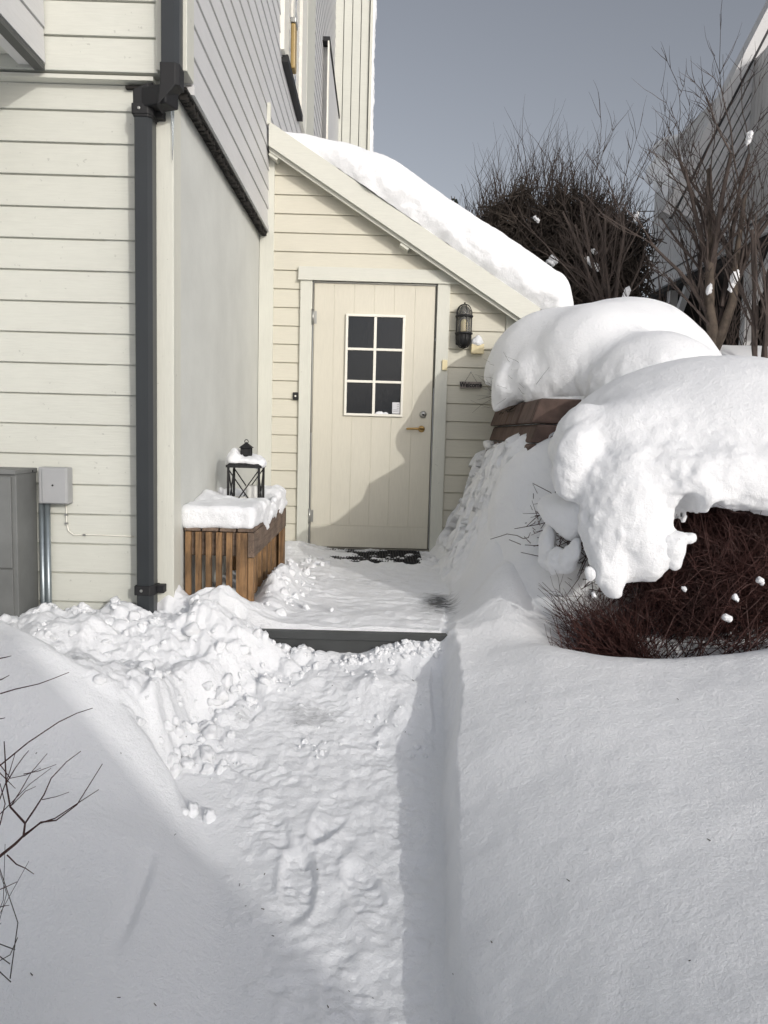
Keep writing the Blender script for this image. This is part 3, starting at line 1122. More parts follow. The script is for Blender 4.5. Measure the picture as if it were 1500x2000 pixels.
def loft(rings):
    mb = MB()
    n = len(rings[0])
    vs = [p for r in rings for p in r]
    fs = []
    for i in range(len(rings) - 1):
        for k in range(n):
            fs.append((i * n + k, i * n + (k + 1) % n, (i + 1) * n + (k + 1) % n, (i + 1) * n + k))
    fs.append(tuple(range(n)))
    fs.append(tuple((len(rings) - 1) * n + k for k in range(n)))
    return mb.add(vs, fs)


YP = YF - .075
x0 = (atY(262, 700, YP - .04).x + atY(298, 700, YP - .04).x) / 2
w0 = (atY(298, 700, YP - .04).x - atY(262, 700, YP - .04).x) * .90
x1 = (atY(313, 60, YP - .09).x + atY(348, 60, YP - .09).x) / 2
YP1 = YP - .05
zb1 = atY(280, 235, YP).z
zt1 = atY(330, 135, YP1).z
loft([[(a, b, z) for a, b in pipe_prof(x0, YP, w0, .075)] for z in (-1.2, zb1)]).build('lower_pipe', M['pipe'], pipe)
loft([[(a, b, z) for a, b in pipe_prof(x1, YP1, w0, .075)] for z in (zt1 - .01, 5.0)]).build('upper_pipe', M['pipe'], pipe)
wk = w0 + .008
zA, zB = atY(330, 172, YP1).z, atY(280, 192, YP).z


def pp(cx, cy, z, tilt=0, w=wk, d_=.084):
    return [(a + (z_ := 0), b, z + (a - cx) * tilt) for a, b in pipe_prof(cx, cy, w, d_)]


loft([pp(x1, YP1, zt1 + .01), pp(x1, YP1, zA, .0), pp(x1 - .012, YP1, zA - .045, 1.1)]).build('upper_elbow', M['black'], pipe, bevel=.004)
a_ = Vector((x1 - .01, YP1, zA - .035))
b__ = Vector((x0 + .005, YP, zB - .01))
mbx = MB().bar(a_ + (a_ - b__) * .12, b__ + (b__ - a_) * .05, .082, .078, up=(0, 0, 1))
mbx.build('offset_piece', M['black'], pipe, bevel=.006)
loft([pp(x0, YP, zB + .035, .45), pp(x0, YP, zB - .02), pp(x0, YP, zb1)]).build('lower_elbow', M['black'], pipe, bevel=.004)
for py in (220, 1150):
    z = atY(280, py, YP).z
    w_ = w0 + .018
    mbk = loft([[(a, b, zz) for a, b in pipe_prof(x0, YP, w_, .092, .02)] for zz in (z - .021, z + .021)])
    mbk.box(x0 + w_ / 2 - .004, x0 + w_ / 2 + .030, YP + .0, YF - .004, z - .018, z + .018)
    br = mbk.build('bracket', M['black'], pipe, bevel=.003)
    MB().lathe([(.001, .005), (.006, .004), (.007, 0)], (x0 - .012, YP - .046, z), 'Y', 12).build('bracket_screw', M['steel'], br)
# icicle
ic = atY(337, 192, YF - .05)
icb = MB().tube([ic, ic + Vector((0, 0, -.06)), ic + Vector((.002, 0, -.14)), ic + Vector((0, 0, -.25))], [.010, .007, .004, .001], 8)
tag(icb.build('icicle', M['ice'], smooth=True, origin=ic), 'thin icicle hanging below the black pipe bend at the corner', 'icicle')

# ------------------------------------------------------------------ meter cabinet, junction box, conduits, cable
cab = thing('meter_cabinet', 'weathered grey metal meter cabinet at the left picture edge', 'cabinet', (-1.9, YF - .2, -1.1))
xw_ = atY(76, 1050, YF).x
zt = atY(60, 918, YF - .2).z
MB().box(xw_ - .75, xw_, YF - .205, YF - .012, -1.3, zt - .018).build('cabinet_body', M['cabinet'], cab, bevel=.003)
MB().box(xw_ - .76, xw_ + .004, YF - .222, YF - .010, zt - .020, zt).build('cabinet_lid', M['cabinet'], cab, bevel=.003)
MB().box(xw_ - .70, xw_ - .018, YF - .218, YF - .206, atY(20, 1110, YF - .2).z + .004, zt - .03).build('cabinet_door', M['cabinet'], cab, bevel=.002)
MB().box(xw_ - .70, xw_ - .018, YF - .214, YF - .206, -1.2, atY(20, 1110, YF - .2).z - .004).build('cabinet_lower_panel', M['cabinet'], cab, bevel=.002)
MB().lathe([(.001, .003), (.005, .003), (.006, 0)], (xw_ + .002, YF - .06, zt - .012), 'Y', 10).build('cabinet_screw', M['black'], cab)
jb = thing('junction_box', 'light grey square junction box on the cream wall beside the cabinet', 'junction box', (-1.45, YF - .03, -.3))
ja, jb_ = atY(75, 912, YF - .07), atY(133, 985, YF - .07)
MB().box(ja.x, jb_.x, YF - .075, YF - .012, jb_.z, ja.z).build('box_body', M['box'], jb, bevel=.006)
MB().box(ja.x + .018, jb_.x - .004, YF - .082, YF - .076, jb_.z + .004, ja.z - .004).build('box_cover', M['box'], jb, bevel=.004)
sc = atY(103, 948, YF - .08)
MB().lathe([(.001, .002), (.004, .002), (.0045, 0)], (sc.x, YF - .082, sc.z), 'Y', 10).build('cover_screw', M['black'], jb)
for px, lab in ((83, 'left of two galvanised conduits running down from the junction box'), (94, 'right of two galvanised conduits running down from the junction box')):
    q = atY(px, 1080, YF - .045)
    r_ = .012 if px == 83 else .0125
    o = MB().lathe([(r_, -1.25), (r_, jb_.z - .001)], (q.x, YF - .045, 0), 'Z', 16).build('conduit', M['conduit'], smooth=True, origin=(q.x, YF - .045, -1.25))
    tag(o, lab, 'conduit', 'conduits below the junction box')
pts = [atY(*p, YF - .018) for p in ((129, 985), (129.5, 1005), (130, 1022), (134, 1037), (144, 1045), (165, 1044.5), (200, 1045), (262, 1048))]
cb = thing('cable', 'thin white cable clipped to the boards below the junction box', 'cable', pts[0])
MB().tube(pts, .0028, 6).build('wire', M['white'], cb, smooth=True)
for p_ in (pts[1], pts[2], pts[5]):
    MB().box(p_.x - .006, p_.x + .006, YF - .024, YF - .012, p_.z - .004, p_.z + .004).build('clip', M['steel'], cb)

# ------------------------------------------------------------------ wall lamp, plastic box, sign, bell
lampc = Vector((dx(904, 640), YD - .012, dz(904, 640)))
lamp = thing('wall_lamp', 'black caged oval bulkhead lamp on the wall right of the door', 'lamp', lampc)
prof = []
H, R = .160, .060
for k in range(0, 21):
    a = -math.pi / 2 + math.pi * k / 20
    prof.append((max(R * math.cos(a) * .98, .001), (H - R) * (1 if a > 0 else -1) * (1 if abs(a) > 1e-6 else 0) + R * math.sin(a) * 1.05))
cy = YD - .075
lc = (lampc.x, cy, lampc.z)


def capsule(r, h, z0, z1, n=24):
    pf = []
    for k in range(0, 41):
        z = -h + 2 * h * k / 40
        if z < z0 or z > z1:
            continue
        e = max(abs(z) - (h - r * 1.25), 0) / (r * 1.25)
        pf.append((max(r * math.sqrt(max(1 - e * e, 0)), .0012), z))
    return pf


MB().lathe(capsule(.052, .150, -.150, -.045), lc, 'Z', 28).build('lamp_lower_cap', M['black'], lamp, smooth=True)
MB().lathe(capsule(.047, .148, -.045, .150), lc, 'Z', 28).build('lamp_glass', M['lampglass'], lamp, smooth=True)
MB().lathe([(.012, -.045), (.016, -.03), (.018, .02), (.010, .045), (.001, .05)], lc, 'Z', 16).build('bulb', M['cream_plastic'], lamp, smooth=True)
MB().box(lampc.x - .052, lampc.x + .052, YD - .030, YD - .012, lampc.z - .13, lampc.z + .13).build('back_plate', M['black'], lamp, bevel=.012)
mb = MB()
for k in range(8):
    a = 2 * math.pi * k / 8 + .2
    pts = []
    for r_, z_ in capsule(.058, .158, -.158, .158):
        pts.append((lc[0] + r_ * math.cos(a), lc[1] + r_ * math.sin(a), lc[2] + z_))
    mb.tube(pts, .0032, 6)
for z_ in (.070, -.052):
    mb.tube([(lc[0] + .058 * math.cos(t), lc[1] + .058 * math.sin(t), lc[2] + z_) for t in np.linspace(0, 2 * math.pi, 25)], .008, 8)
mb.tube([(lc[0], lc[1], lc[2] + .155), (lc[0], lc[1], lc[2] + .170)], .006, 8)
mb.box(lc[0] - .02, lc[0] + .02, cy + .02, YD - .02, lc[2] + .05, lc[2] + .09)
mb.box(lc[0] - .03, lc[0] + .03, cy + .02, YD - .02, lc[2] - .10, lc[2] - .04)
mb.build('cage', M['black'], lamp, smooth=True)

a0, a1 = atY(921, 671, YD - .06), atY(945, 691, YD - .06)
pb = thing('plastic_box', 'small cream plastic box right of the wall lamp, capped with snow', 'switch box', (a0.x, YD - .02, a1.z))
MB().box(a0.x, a1.x, YD - .062, YD - .014, a1.z, a0.z).build('box_body', M['cream_plastic'], pb, bevel=.004)
for k in (1, 2):
    x = a0.x + (a1.x - a0.x) * k / 3
    MB().box(x - .0015, x + .0015, YD - .064, YD - .0615, a1.z + .006, a0.z - .006).build('rib', M['cream_plastic'], pb)
ell = [(a0.x + .035, YD - .04, a0.z + .012, .040, .036, .03), (a0.x + .058, YD - .04, a0.z + .010, .034, .03, .020), (a0.x + .05, YD - .04, a0.z + .035, .024, .024, .03)]


def blob(name, ells, h=.02, k=.08, rough_=.0, rs=8, post=None, mat=None, origin=None, lab=None, cat='snow', pad=.06, parent=None, group=None):
    e = np.array(ells)
    lo = (e[:, :3] - e[:, 3:]).min(0) - pad
    hi = (e[:, :3] + e[:, 3:]).max(0) + pad
    n = np.ceil((hi - lo) / h).astype(int) + 1
    ax = [lo[i] + np.arange(n[i]) * h for i in range(3)]
    Xg, Yg, Zg = np.meshgrid(*ax, indexing='ij')
    Fv = blob_sdf(Xg, Yg, Zg, ells, k)
    if rough_:
        near = np.abs(Fv) < rough_ * 4 + h * 3
        nn = fbm3(Xg[near] * rs, Yg[near] * rs, Zg[near] * rs, 3, 5)
        Fv[near] += rough_ * nn
    if post is not None:
        Fv = post(Fv, Xg, Yg, Zg)
    V, Q = surface_nets(Fv, lo, h)
    o = np_mesh(name, V, Q, mat or M['snow'], origin=origin if parent is None else None, parent=parent)
    if parent is None:
        tag(o, lab, cat, group)
    return o


blob('snow_tuft', ell, h=.005, k=.02, rough_=.003, rs=60, pad=.02, origin=(a0.x, YD - .04, a0.z), lab='little tuft of snow on top of the cream plastic box')
a0, a1 = atY(899, 745, YD - .03), atY(940, 759, YD - .03)
sg = thing('hanging_sign', 'small greyish wooden WELCOME sign hung on the wall under the lamp', 'sign', ((a0.x + a1.x) / 2, YD - .03, a1.z))
MB().box(a0.x, a1.x, YD - .034, YD - .022, a1.z, a0.z).build('sign_board', M['sign'], sg, bevel=.001)
nail = atY(920, 727, YD - .03)
MB().tube([(a0.x + .035, YD - .030, a0.z), (nail.x, YD - .026, nail.z), (a1.x - .035, YD - .030, a0.z)], .0013, 5).build('cord', M['black'], sg)
MB().tube([(nail.x, YD - .01, nail.z), (nail.x, YD - .036, nail.z + .002)], .004, 6).build('nail', M['steel'], sg)
tc = bpy.data.curves.new('txt', 'FONT')
tc.body = 'Welcome'
tc.size = .052
tc.align_x = 'CENTER'
tc.align_y = 'CENTER'
tc.extrude = .0008
tc.offset = .0012
to = bpy.data.objects.new('txt', tc)
C.objects.link(to)
bpy.context.view_layer.update()
me = bpy.data.meshes.new_from_object(to.evaluated_get(bpy.context.evaluated_depsgraph_get()))
bpy.data.objects.remove(to)
me.transform(Matrix.Translation(Vector(((a0.x + a1.x) / 2, YD - .0365, (a0.z + a1.z) / 2 + CZ)) - sg.location) @ Matrix.Rotation(math.pi / 2, 4, 'X') @ Matrix.Scale(.80, 4, (1, 0, 0)))
me.materials.clear()
me.materials.append(M['black'])
lo_ = bpy.data.objects.new('lettering', me)
C.objects.link(lo_)
lo_.parent = sg
for x in (a0.x + .008, a1.x - .014):
    MB().box(x, x + .006, YD - .0355, YD - .0345, a1.z + .012, a0.z - .012).build('border_mark', M['ink'], sg)
a0, a1 = atY(572, 766, YD - .03), atY(582, 781, YD - .03)
db = thing('doorbell', 'tiny black doorbell with white button left of the door', 'doorbell', (a0.x, YD - .03, a1.z))
MB().box(a0.x, a1.x, YD - .032, YD - .012, a1.z, a0.z).build('bell_body', M['black'], db, bevel=.003)
MB().lathe([(.001, .004), (.006, .004), (.007, 0)], ((a0.x + a1.x) / 2, YD - .032, (a0.z + a1.z) / 2), 'Y', 14).build('bell_button', M['white'], db)

# ------------------------------------------------------------------ doormat
m0, m1 = atZ(636, 1097, ZD + .01), atZ(818, 1080, ZD + .01)
ym0, ym1 = m0.y, m1.y + .12
mb = MB()
nx_, ny_ = 34, 14
for i in range(nx_ + 1):
    x = m0.x + (m1.x - m0.x) * i / nx_
    mb.box(x - .003, x + .003, ym0, ym1, ZD, ZD + .021)
for j in range(ny_ + 1):
    y = ym0 + (ym1 - ym0) * j / ny_
    mb.box(m0.x, m1.x, y - .003, y + .003, ZD, ZD + .0205)
mat_o = mb.build('doormat', M['rubber'], origin=((m0.x + m1.x) / 2, ym0, ZD), fix=False)
tag(mat_o, 'black rubber grid doormat partly snowed over before the door', 'doormat')

# ------------------------------------------------------------------ bench
BY0, BY1 = 3.55, 4.78
BX0, BX1 = XS + .006, -.570
BT = -.455
bench = thing('bench', 'stained wooden slatted bench against the rendered wall', 'bench', ((BX0 + BX1) / 2, (BY0 + BY1) / 2, ZD))
th, rh = .035, .115
MB().box(BX0, BX1 - .002, BY0 + .030, BY0 + .055, BT - .02 - rh, BT - .02).build('front_rail', M['woodx'], bench, bevel=.003)
MB().box(BX1 - .03, BX1, BY0 - .002, BY1, BT - .02 - rh, BT - .018).build('side_rail', M['woody'], bench, bevel=.003)
MB().box(BX0, BX1, BY1 - .03, BY1 - .004, BT - .02 - rh, BT - .02).build('far_rail', M['woodx'], bench, bevel=.003)
k = 6
for i in range(k):
    x = BX0 + .006 + (BX1 - BX0 - .09) * i / (k - 1)
    MB().box(x, x + .027, BY0 + .003, BY0 + .028, ZD - .06, BT - .02).build('slat', M['wood'], bench, bevel=.003)
MB().box(BX1 - .060, BX1 - .032, BY0 + .001, BY0 + .04, ZD - .06, BT - .02).build('leg', M['wood'], bench, bevel=.003)
MB().box(BX1 - .030, BX1 - .003, BY0 + .0, BY0 + .045, ZD - .06, BT - .02 - rh - .002).build('leg', M['wood'], bench, bevel=.003)
MB().box(BX1 - .032, BX1 - .003, BY1 - .10, BY1 - .002, ZD - .02, BT - .02 - rh - .002).build('leg', M['wood'], bench, bevel=.003)
MB().box(BX0, BX0 + .04, BY1 - .10, BY1 - .032, ZD - .02, BT - .02).build('leg', M['wood'], bench, bevel=.003)
for y in np.linspace(BY0 + .13, BY1 - .22, 6):
    MB().box(BX1 - .066, BX1 - .040, y, y + .075, ZD + .06, BT - .024).build('side_slat', M['wood'], bench, bevel=.003)
for i in range(5):
    x = BX0 + .01 + (BX1 - BX0 - .09) * i / 4
    MB().box(x, x + .06, BY1 - .058, BY1 - .032, ZD + .02, BT - .024).build('far_slat', M['wood'], bench, bevel=.003)
for i in range(4):
    x = BX0 + (BX1 - BX0) * i / 4
    MB().box(x + .004, x + (BX1 - BX0) / 4 - .004, BY0, BY1, BT - .016, BT).build('seat_board', M['woody'], bench, bevel=.003)

# snow on the bench: slab with a hollow round the lantern
LC = Vector(((atY(446, 930, 4.12).x + atY(505, 930, 4.12).x) / 2, 4.205, BT))


def bench_snow(Fv, Xg, Yg, Zg):
    hx_, hy_ = (BX1 - BX0) / 2 + .008, (BY1 - BY0) / 2 + .012
    cx_, cy_ = (BX0 + BX1) / 2 - .006, (BY0 + BY1) / 2
    qx, qy = np.abs(Xg - cx_) - hx_, np.abs(Yg - cy_) - hy_
    top = BT + .105 - .15 * np.exp(-((Xg - LC.x - .0) / .115) ** 2 - ((Yg - LC.y) / .15) ** 2)
    top = top + .022 * fbm2(Xg * 7, Yg * 5, 3, 71) * ss(3.9, 4.1, Yg) + .02 * gs(Xg, Yg, -.64, 4.6, .12, .25) + .03 * gs(Xg, Yg, -.88, 3.95, .12, .16)
    bot = BT - .004 - .03 * ss(.02, -.0, BX1 - Xg) * (1 + fbm2(Yg * 9, Yg * 0, 2, 72)) * ss(3.8, 3.95, Yg)
    qz = np.maximum(Zg - top, bot - Zg)
    r = .028
    a, b, c = qx + r, qy + r, qz + r
    d = np.sqrt(np.maximum(a, 0) ** 2 + np.maximum(b, 0) ** 2 + np.maximum(c, 0) ** 2) + np.minimum(np.maximum(np.maximum(a, b), c), 0) - r
    return d + .006 * fbm3(Xg * 16, Yg * 16, Zg * 16, 3, 73) * (1 + 1.2 * ss(3.75, 4.0, Yg))


blob('bench_snow', [((BX0 + BX1) / 2, (BY0 + BY1) / 2, BT + .05, (BX1 - BX0) / 2 + .03, (BY1 - BY0) / 2 + .03, .12)], h=.011, post=bench_snow,
     origin=((BX0 + BX1) / 2, (BY0 + BY1) / 2, BT), lab='thick slab of snow lying on the wooden bench')

# ------------------------------------------------------------------ lantern
lan = thing('lantern', 'black metal lantern with crossed sides and white candles on the bench', 'lantern', (LC.x, LC.y, BT))
hw = .082
zb0, ztop = BT + .001, atY(446, 913, 4.12).z
for sx_ in (-1, 1):
    for sy_ in (-1, 1):
        mb = MB()
        mb.box(LC.x + sx_ * hw - .006, LC.x + sx_ * hw + .006, LC.y + sy_ * hw - .006, LC.y + sy_ * hw + .006, zb0, ztop)
        mb.build('post', M['black'], lan)
mb = MB()
for s in (-1, 1):
    mb.bar((LC.x - hw, LC.y + s * hw, zb0 + .01), (LC.x + hw, LC.y + s * hw, ztop - .01), .006, .006)
    mb.bar((LC.x + hw, LC.y + s * (hw - .002), zb0 + .01), (LC.x - hw, LC.y + s * (hw - .002), ztop - .01), .006, .006)
    mb.bar((LC.x + s * hw, LC.y - hw, zb0 + .01), (LC.x + s * hw, LC.y + hw, ztop - .01), .006, .006)
    mb.bar((LC.x + s * (hw - .002), LC.y + hw, zb0 + .01), (LC.x + s * (hw - .002), LC.y - hw, ztop - .01), .006, .006)
mb.build('cross_bars', M['black'], lan)
MB().box(LC.x - hw - .006, LC.x + hw + .006, LC.y - hw - .006, LC.y + hw + .006, zb0, zb0 + .012).build('base_plate', M['black'], lan)
MB().box(LC.x - hw - .012, LC.x + hw + .012, LC.y - hw - .012, LC.y + hw + .012, ztop, ztop + .014).build('top_plate', M['black'], lan)
w2 = .088
vs = [(LC.x - w2, LC.y - w2, ztop + .015), (LC.x + w2, LC.y - w2, ztop + .015), (LC.x + w2, LC.y + w2, ztop + .015), (LC.x - w2, LC.y + w2, ztop + .015)]
w3 = .024
vs += [(LC.x + a * w3, LC.y + b * w3, ztop + .066) for a, b in ((-1, -1), (1, -1), (1, 1), (-1, 1))]
MB().add(vs, [(3, 2, 1, 0), (4, 5, 6, 7), (0, 1, 5, 4), (1, 2, 6, 5), (2, 3, 7, 6), (3, 0, 4, 7)]).build('lantern_roof', M['black'], lan)
ch = MB()
for a, b in ((-1, -1), (1, -1), (1, 1), (-1, 1)):
    ch.box(LC.x + a * .024 - .004, LC.x + a * .024 + .004, LC.y + b * .024 - .004, LC.y + b * .024 + .004, ztop + .06, ztop + .108)
ch.box(LC.x - .020, LC.x + .020, LC.y - .020, LC.y + .020, ztop + .06, ztop + .105)
w5 = .036
ch.add([(LC.x + a * w5, LC.y + b * w5, ztop + .106) for a, b in ((-1, -1), (1, -1), (1, 1), (-1, 1))] + [(LC.x, LC.y, ztop + .138)],
       [(3, 2, 1, 0), (0, 1, 4), (1, 2, 4), (2, 3, 4), (3, 0, 4)])
ch.tube([(LC.x + .010 * math.cos(t), LC.y, ztop + .140 + .010 * math.sin(t)) for t in np.linspace(0, 2 * math.pi, 13)], .0022, 6)
ch.build('chimney', M['black'], lan)
MB().lathe([(.034, zb0 + .013), (.034, zb0 + .150), (.028, zb0 + .155), (.001, zb0 + .150)], (LC.x + .028, LC.y + .02, 0), 'Z', 20).build('candle', M['wax'], lan, smooth=True)
MB().lathe([(.036, zb0 + .013), (.036, zb0 + .090), (.030, zb0 + .094), (.001, zb0 + .090)], (LC.x - .035, LC.y - .01, 0), 'Z', 20).build('candle', M['wax'], lan, smooth=True)
zt_ = ztop + .03
blob('lantern_snow', [(LC.x - .055, LC.y - .01, zt_ + .010, .052, .075, .040), (LC.x - .06, LC.y + .0, zt_ + .04, .022, .04, .035), (LC.x + .055, LC.y - .015, zt_, .052, .07, .030),
                      (LC.x, LC.y + .05, zt_ + .012, .085, .042, .035), (LC.x + .078, LC.y - .03, zt_ - .014, .030, .04, .018), (LC.x - .0, LC.y - .045, zt_ + .004, .05, .035, .020)],
     h=.006, k=.03, rough_=.004, rs=40, pad=.02, origin=(LC.x, LC.y, zt_), lab='lumpy snow resting on the black lantern roof')

# ------------------------------------------------------------------ snow on the entrance roof
L = (Vector((V1.x, 0, roofz(V1.x))) - Vector((V0.x, 0, V0.z))).length
s_ = np.concatenate([np.linspace(.03, L - .1, 230), np.linspace(L - .09, L + .24, 60)])
nd = 110
tt = np.linspace(0, 1, nd) ** 2.2 * 3.0
SS, TT = np.meshgrid(s_, tt, indexing='ij')
Tk = .275 * ss(.0, .95, SS) ** .8 + .045 * ss(.0, .25, SS)
Tk = Tk + .02 * vn2(SS * 2.2, TT * 1.2, 61)
endr = np.clip((SS - (L - .02)) / .26, 0, 1)
endf = np.sqrt(np.clip(1 - endr ** 2, 0, 1))
rf = .10 + .05 * ss(.2, 1.2, SS)
ef = np.clip(1 - TT / rf, 0, 1)
front = (1 - ef ** 2.6) ** (1 / 2.6)
ht = Tk * endf * front
inset = .015 + .02 * vn2(SS * 5, 0 * TT, 62) + .03 * ss(.3, .0, SS)
rough_f = (ef > 0) * ef * ss(.2, .7, SS)
Yp = YV + inset + TT + rough_f * (.016 * fbm2(SS * 9, ht * 14, 4, 64) - .012) - .05 * np.sin(np.clip(ht / .26, 0, 1) * math.pi) * ef * ss(.2, .7, SS)
drop = .10 * endr ** 2
base = np.array([V0.x, 0, V0.z])
Px = base[0] + sdir.x * SS + nrm.x * (ht + .0)
Pz = base[2] + sdir.z * SS + nrm.z * ht - drop + .004 * fbm2(SS * 12, TT * 12, 3, 65)
o = np_mesh('roof_snow', np.stack([Px.ravel(), Yp.ravel(), Pz.ravel()], 1), grid_quads(len(s_), nd), M['snow'], origin=(V0.x, YV, V0.z))
tag(o, 'thick rounded slab of snow lying on the sloping entrance roof', 'snow')

# ------------------------------------------------------------------ leaning block wall with clinging snow
rw = thing('block_wall', 'reddish brown leaning block wall crusted with snow right of the entrance', 'retaining wall', (.6, 4.9, -.9))
courses = [(-1.0, -.62), (-.615, -.36), (-.355, -.18), (-.175, -.03), (-.025, .075), (.082, .215)]
for ci, (z0, z1) in enumerate(courses):
    mb = MB()
    y = 5.70 - random.uniform(0, .1)
    y0w = 4.15
    first = True
    while y > y0w:
        ln = random.uniform(.16, .26) if ci == 5 else 1.9
        j = random.uniform(-.006, .006)
        xo = -.035 if ci == 5 else 0
        ya, yb = max(y - ln + .006, y0w), y
        if first:
            yb = 5.72
            first = False
        mb.prism([(wallx(z0) + xo + j, yb, z0), (wallx(z0) + .4, yb, z0), (wallx(z1) + .4, yb, z1), (wallx(z1) + xo + j, yb, z1)], (0, ya - yb, 0))
        y -= ln
    mb.build('block_course', M['stone'], rw, bevel=.012)

# clinging snow layer on the face
yy = np.arange(4.12, 5.735, .009)
zz_ = np.arange(-1.0, .24, .009)
YY, ZZ = np.meshgrid(yy, zz_, indexing='ij')
cover = -.10 + (5.6 - YY) * .10
n_ = fbm2(YY * 5, ZZ * 5, 3, 81)
thk = .050 + .018 * n_ + .45 * lumps(YY * 1.6, ZZ, 84, .09) * .6
pits = np.clip(vn2(YY * 9 + 3, ZZ * 6.5, 82) - .42 - .25 * ss(5.1, 4.4, YY), 0, 1) * .42 + np.clip(vn2(YY * 15, ZZ * 10, 83) - .58, 0, 1) * .30
Lp = lumps(YY * 1.5 + .02 * vn2(YY * 30, ZZ * 30, 87), ZZ * .75 + .02 * vn2(YY * 25, ZZ * 25, 89), 88, .115)
pits = pits + ss(.050, .066, Lp) * .12 * ss(4.35, 4.8, YY)
pits = pits * ss(-.90, -.70, ZZ)
thk = thk - pits
thk = thk - .12 * ss(-.06, .02, ZZ - cover + .035 * vn2(YY * 14, 0 * ZZ, 85) + .02 * vn2(YY * 40, 0 * ZZ, 86))
thk = thk + .05 * ss(-.5, -.95, ZZ)
thk = np.maximum(thk, -.03) - .16 * ss(4.42, 4.14, YY)
XX = wallx(ZZ) - thk
o = np_mesh('wall_snow', np.stack([XX.ravel(), YY.ravel(), ZZ.ravel()], 1), grid_quads(len(yy), len(zz_)), M['snow'], origin=(.6, 4.9, -.9))
tag(o, 'pitted crust of snow clinging to the leaning block wall', 'snow')
tw = [(958, 1053), (975, 1048), (990, 1043), (1010, 1046), (1022, 1052), (1032, 1050), (1036, 1040)]
tp_ = [atX(a, b, wallx(-.62) - .10) for a, b in tw]
tag(MB().tube(tp_, [.0016] * 6 + [.0008], 5).build('fallen_twig', M['twig'], origin=tp_[0]), 'thin curved twig stuck low on the snow crusted block wall', 'twig')
# small ledge snow above the second course
q = atY(972, 872, 5.55)
blob('ledge_snow', [(wallx(-.06) - .02, 5.50, -.055, .035, .07, .03), (wallx(-.06) - .02, 5.40, -.06, .03, .05, .02), (wallx(-.06) - .015, 5.15, -.06, .02, .12, .012),
                    (wallx(-.06) - .02, 4.85, -.055, .02, .08, .014)], h=.008, k=.03, rough_=.01, rs=30, pad=.03, origin=(wallx(-.06), 5.4, -.06),
     lab='small white snow patch on a ledge of the brown block wall')


# ------------------------------------------------------------------ twigs and bushes
def stem(p0, p1, r0, r1, seg=4, sag=.04, jit=.015):
    p0, p1 = Vector(p0), Vector(p1)
    L_ = (p1 - p0).length
    pts, rs_ = [], []
    mid = Vector((random.gauss(0, 1), random.gauss(0, 1), random.gauss(0, .6))) * sag * L_
    for i in range(seg + 1):
        t = i / seg
        p_ = p0.lerp(p1, t) + mid * math.sin(t * math.pi) + Vector((random.gauss(0, 1), random.gauss(0, 1), random.gauss(0, 1))) * jit * L_ * (0 if i in (0,) else 1)
        pts.append(p_)
        rs_.append(r0 + (r1 - r0) * t)
    return pts, rs_


def bush(name, label, cat, base, ctr, rr3, nstem, mat, r=.004, sub=5, spread=.3, zmin=None, group=None, skip=None):
    t = thing(name, label, cat, base)
    if group: t['group'] = group
    a, b_ = MB(), MB()
    for _ in range(nstem):
        ph, ct = random.uniform(0, 2 * math.pi), random.uniform(-.55, 1)
        st = math.sqrt(1 - ct * ct)
        f_ = random.uniform(.75, 1.03)
        e = Vector((ctr[0] + rr3[0] * st * math.cos(ph) * f_, ctr[1] + rr3[1] * st * math.sin(ph) * f_, ctr[2] + rr3[2] * ct * f_))
        s0 = Vector((base[0] + random.gauss(0, spread), base[1] + random.gauss(0, spread), base[2]))
        if skip and skip(e): continue
        pts, rs_ = stem(s0, e, r, r * .35, 5, .10, .02)
        a.tube(pts, rs_, 4, cap=False)
        for k_ in range(sub):
            i = random.randint(1, 4)
            p_ = pts[i].lerp(pts[i + 1], random.random())
            d_ = (e - s0).normalized() + Vector((random.gauss(0, .6), random.gauss(0, .6), random.gauss(0, .5)))
            q_ = p_ + d_.normalized() * random.uniform(.10, .28)
            if zmin is not None and q_.z < zmin: continue
            if skip and skip(q_): continue
            ps, rq = stem(p_, q_, r * .45, r * .2, 3, .08, .03)
            b_.tube(ps, rq, 3, cap=False)
    a.build('stems', mat, t, fix=False)
    b_.build('twigs', mat, t, fix=False)
    return t


big = bush('red_twig_bush', 'big dark red twiggy bush under the large snow mound', 'bush', (1.50, 3.80, -1.12), (1.62, 3.72, -.42), (.90, .72, .52), 1900, M['twigred'], r=.0030, sub=7, spread=.26, zmin=-1.1, skip=lambda e: e.x < 1.14 and e.z > -.68 and not (e.x > .90 and e.z > -.42))
fan = MB()
for _ in range(420):
    s0 = Vector((1.22 + random.gauss(0, .10), 3.45 + random.gauss(0, .10), -1.12))
    e = Vector((random.uniform(.70, 1.15), random.uniform(3.05, 3.40), random.uniform(-.92, -.58)))
    e = s0 + (e - s0) * random.uniform(.7, 1.0)
    pts, rs_ = stem(s0, e, .0030, .0010, 5, .07, .015)
    fan.tube(pts, rs_, 4, cap=False)
    for _k in range(4):
        i = random.randint(2, 4)
        d_ = (e - s0).normalized() + Vector((random.gauss(0, .35), random.gauss(0, .35), random.gauss(.1, .3)))
        p2, r2 = stem(pts[i], pts[i] + d_.normalized() * random.uniform(.06, .17), .0013, .0006, 3, .06, .02)
        fan.tube(p2, r2, 3, cap=False)
fan.build('low_shoots', M['twigred'], big, fix=False)
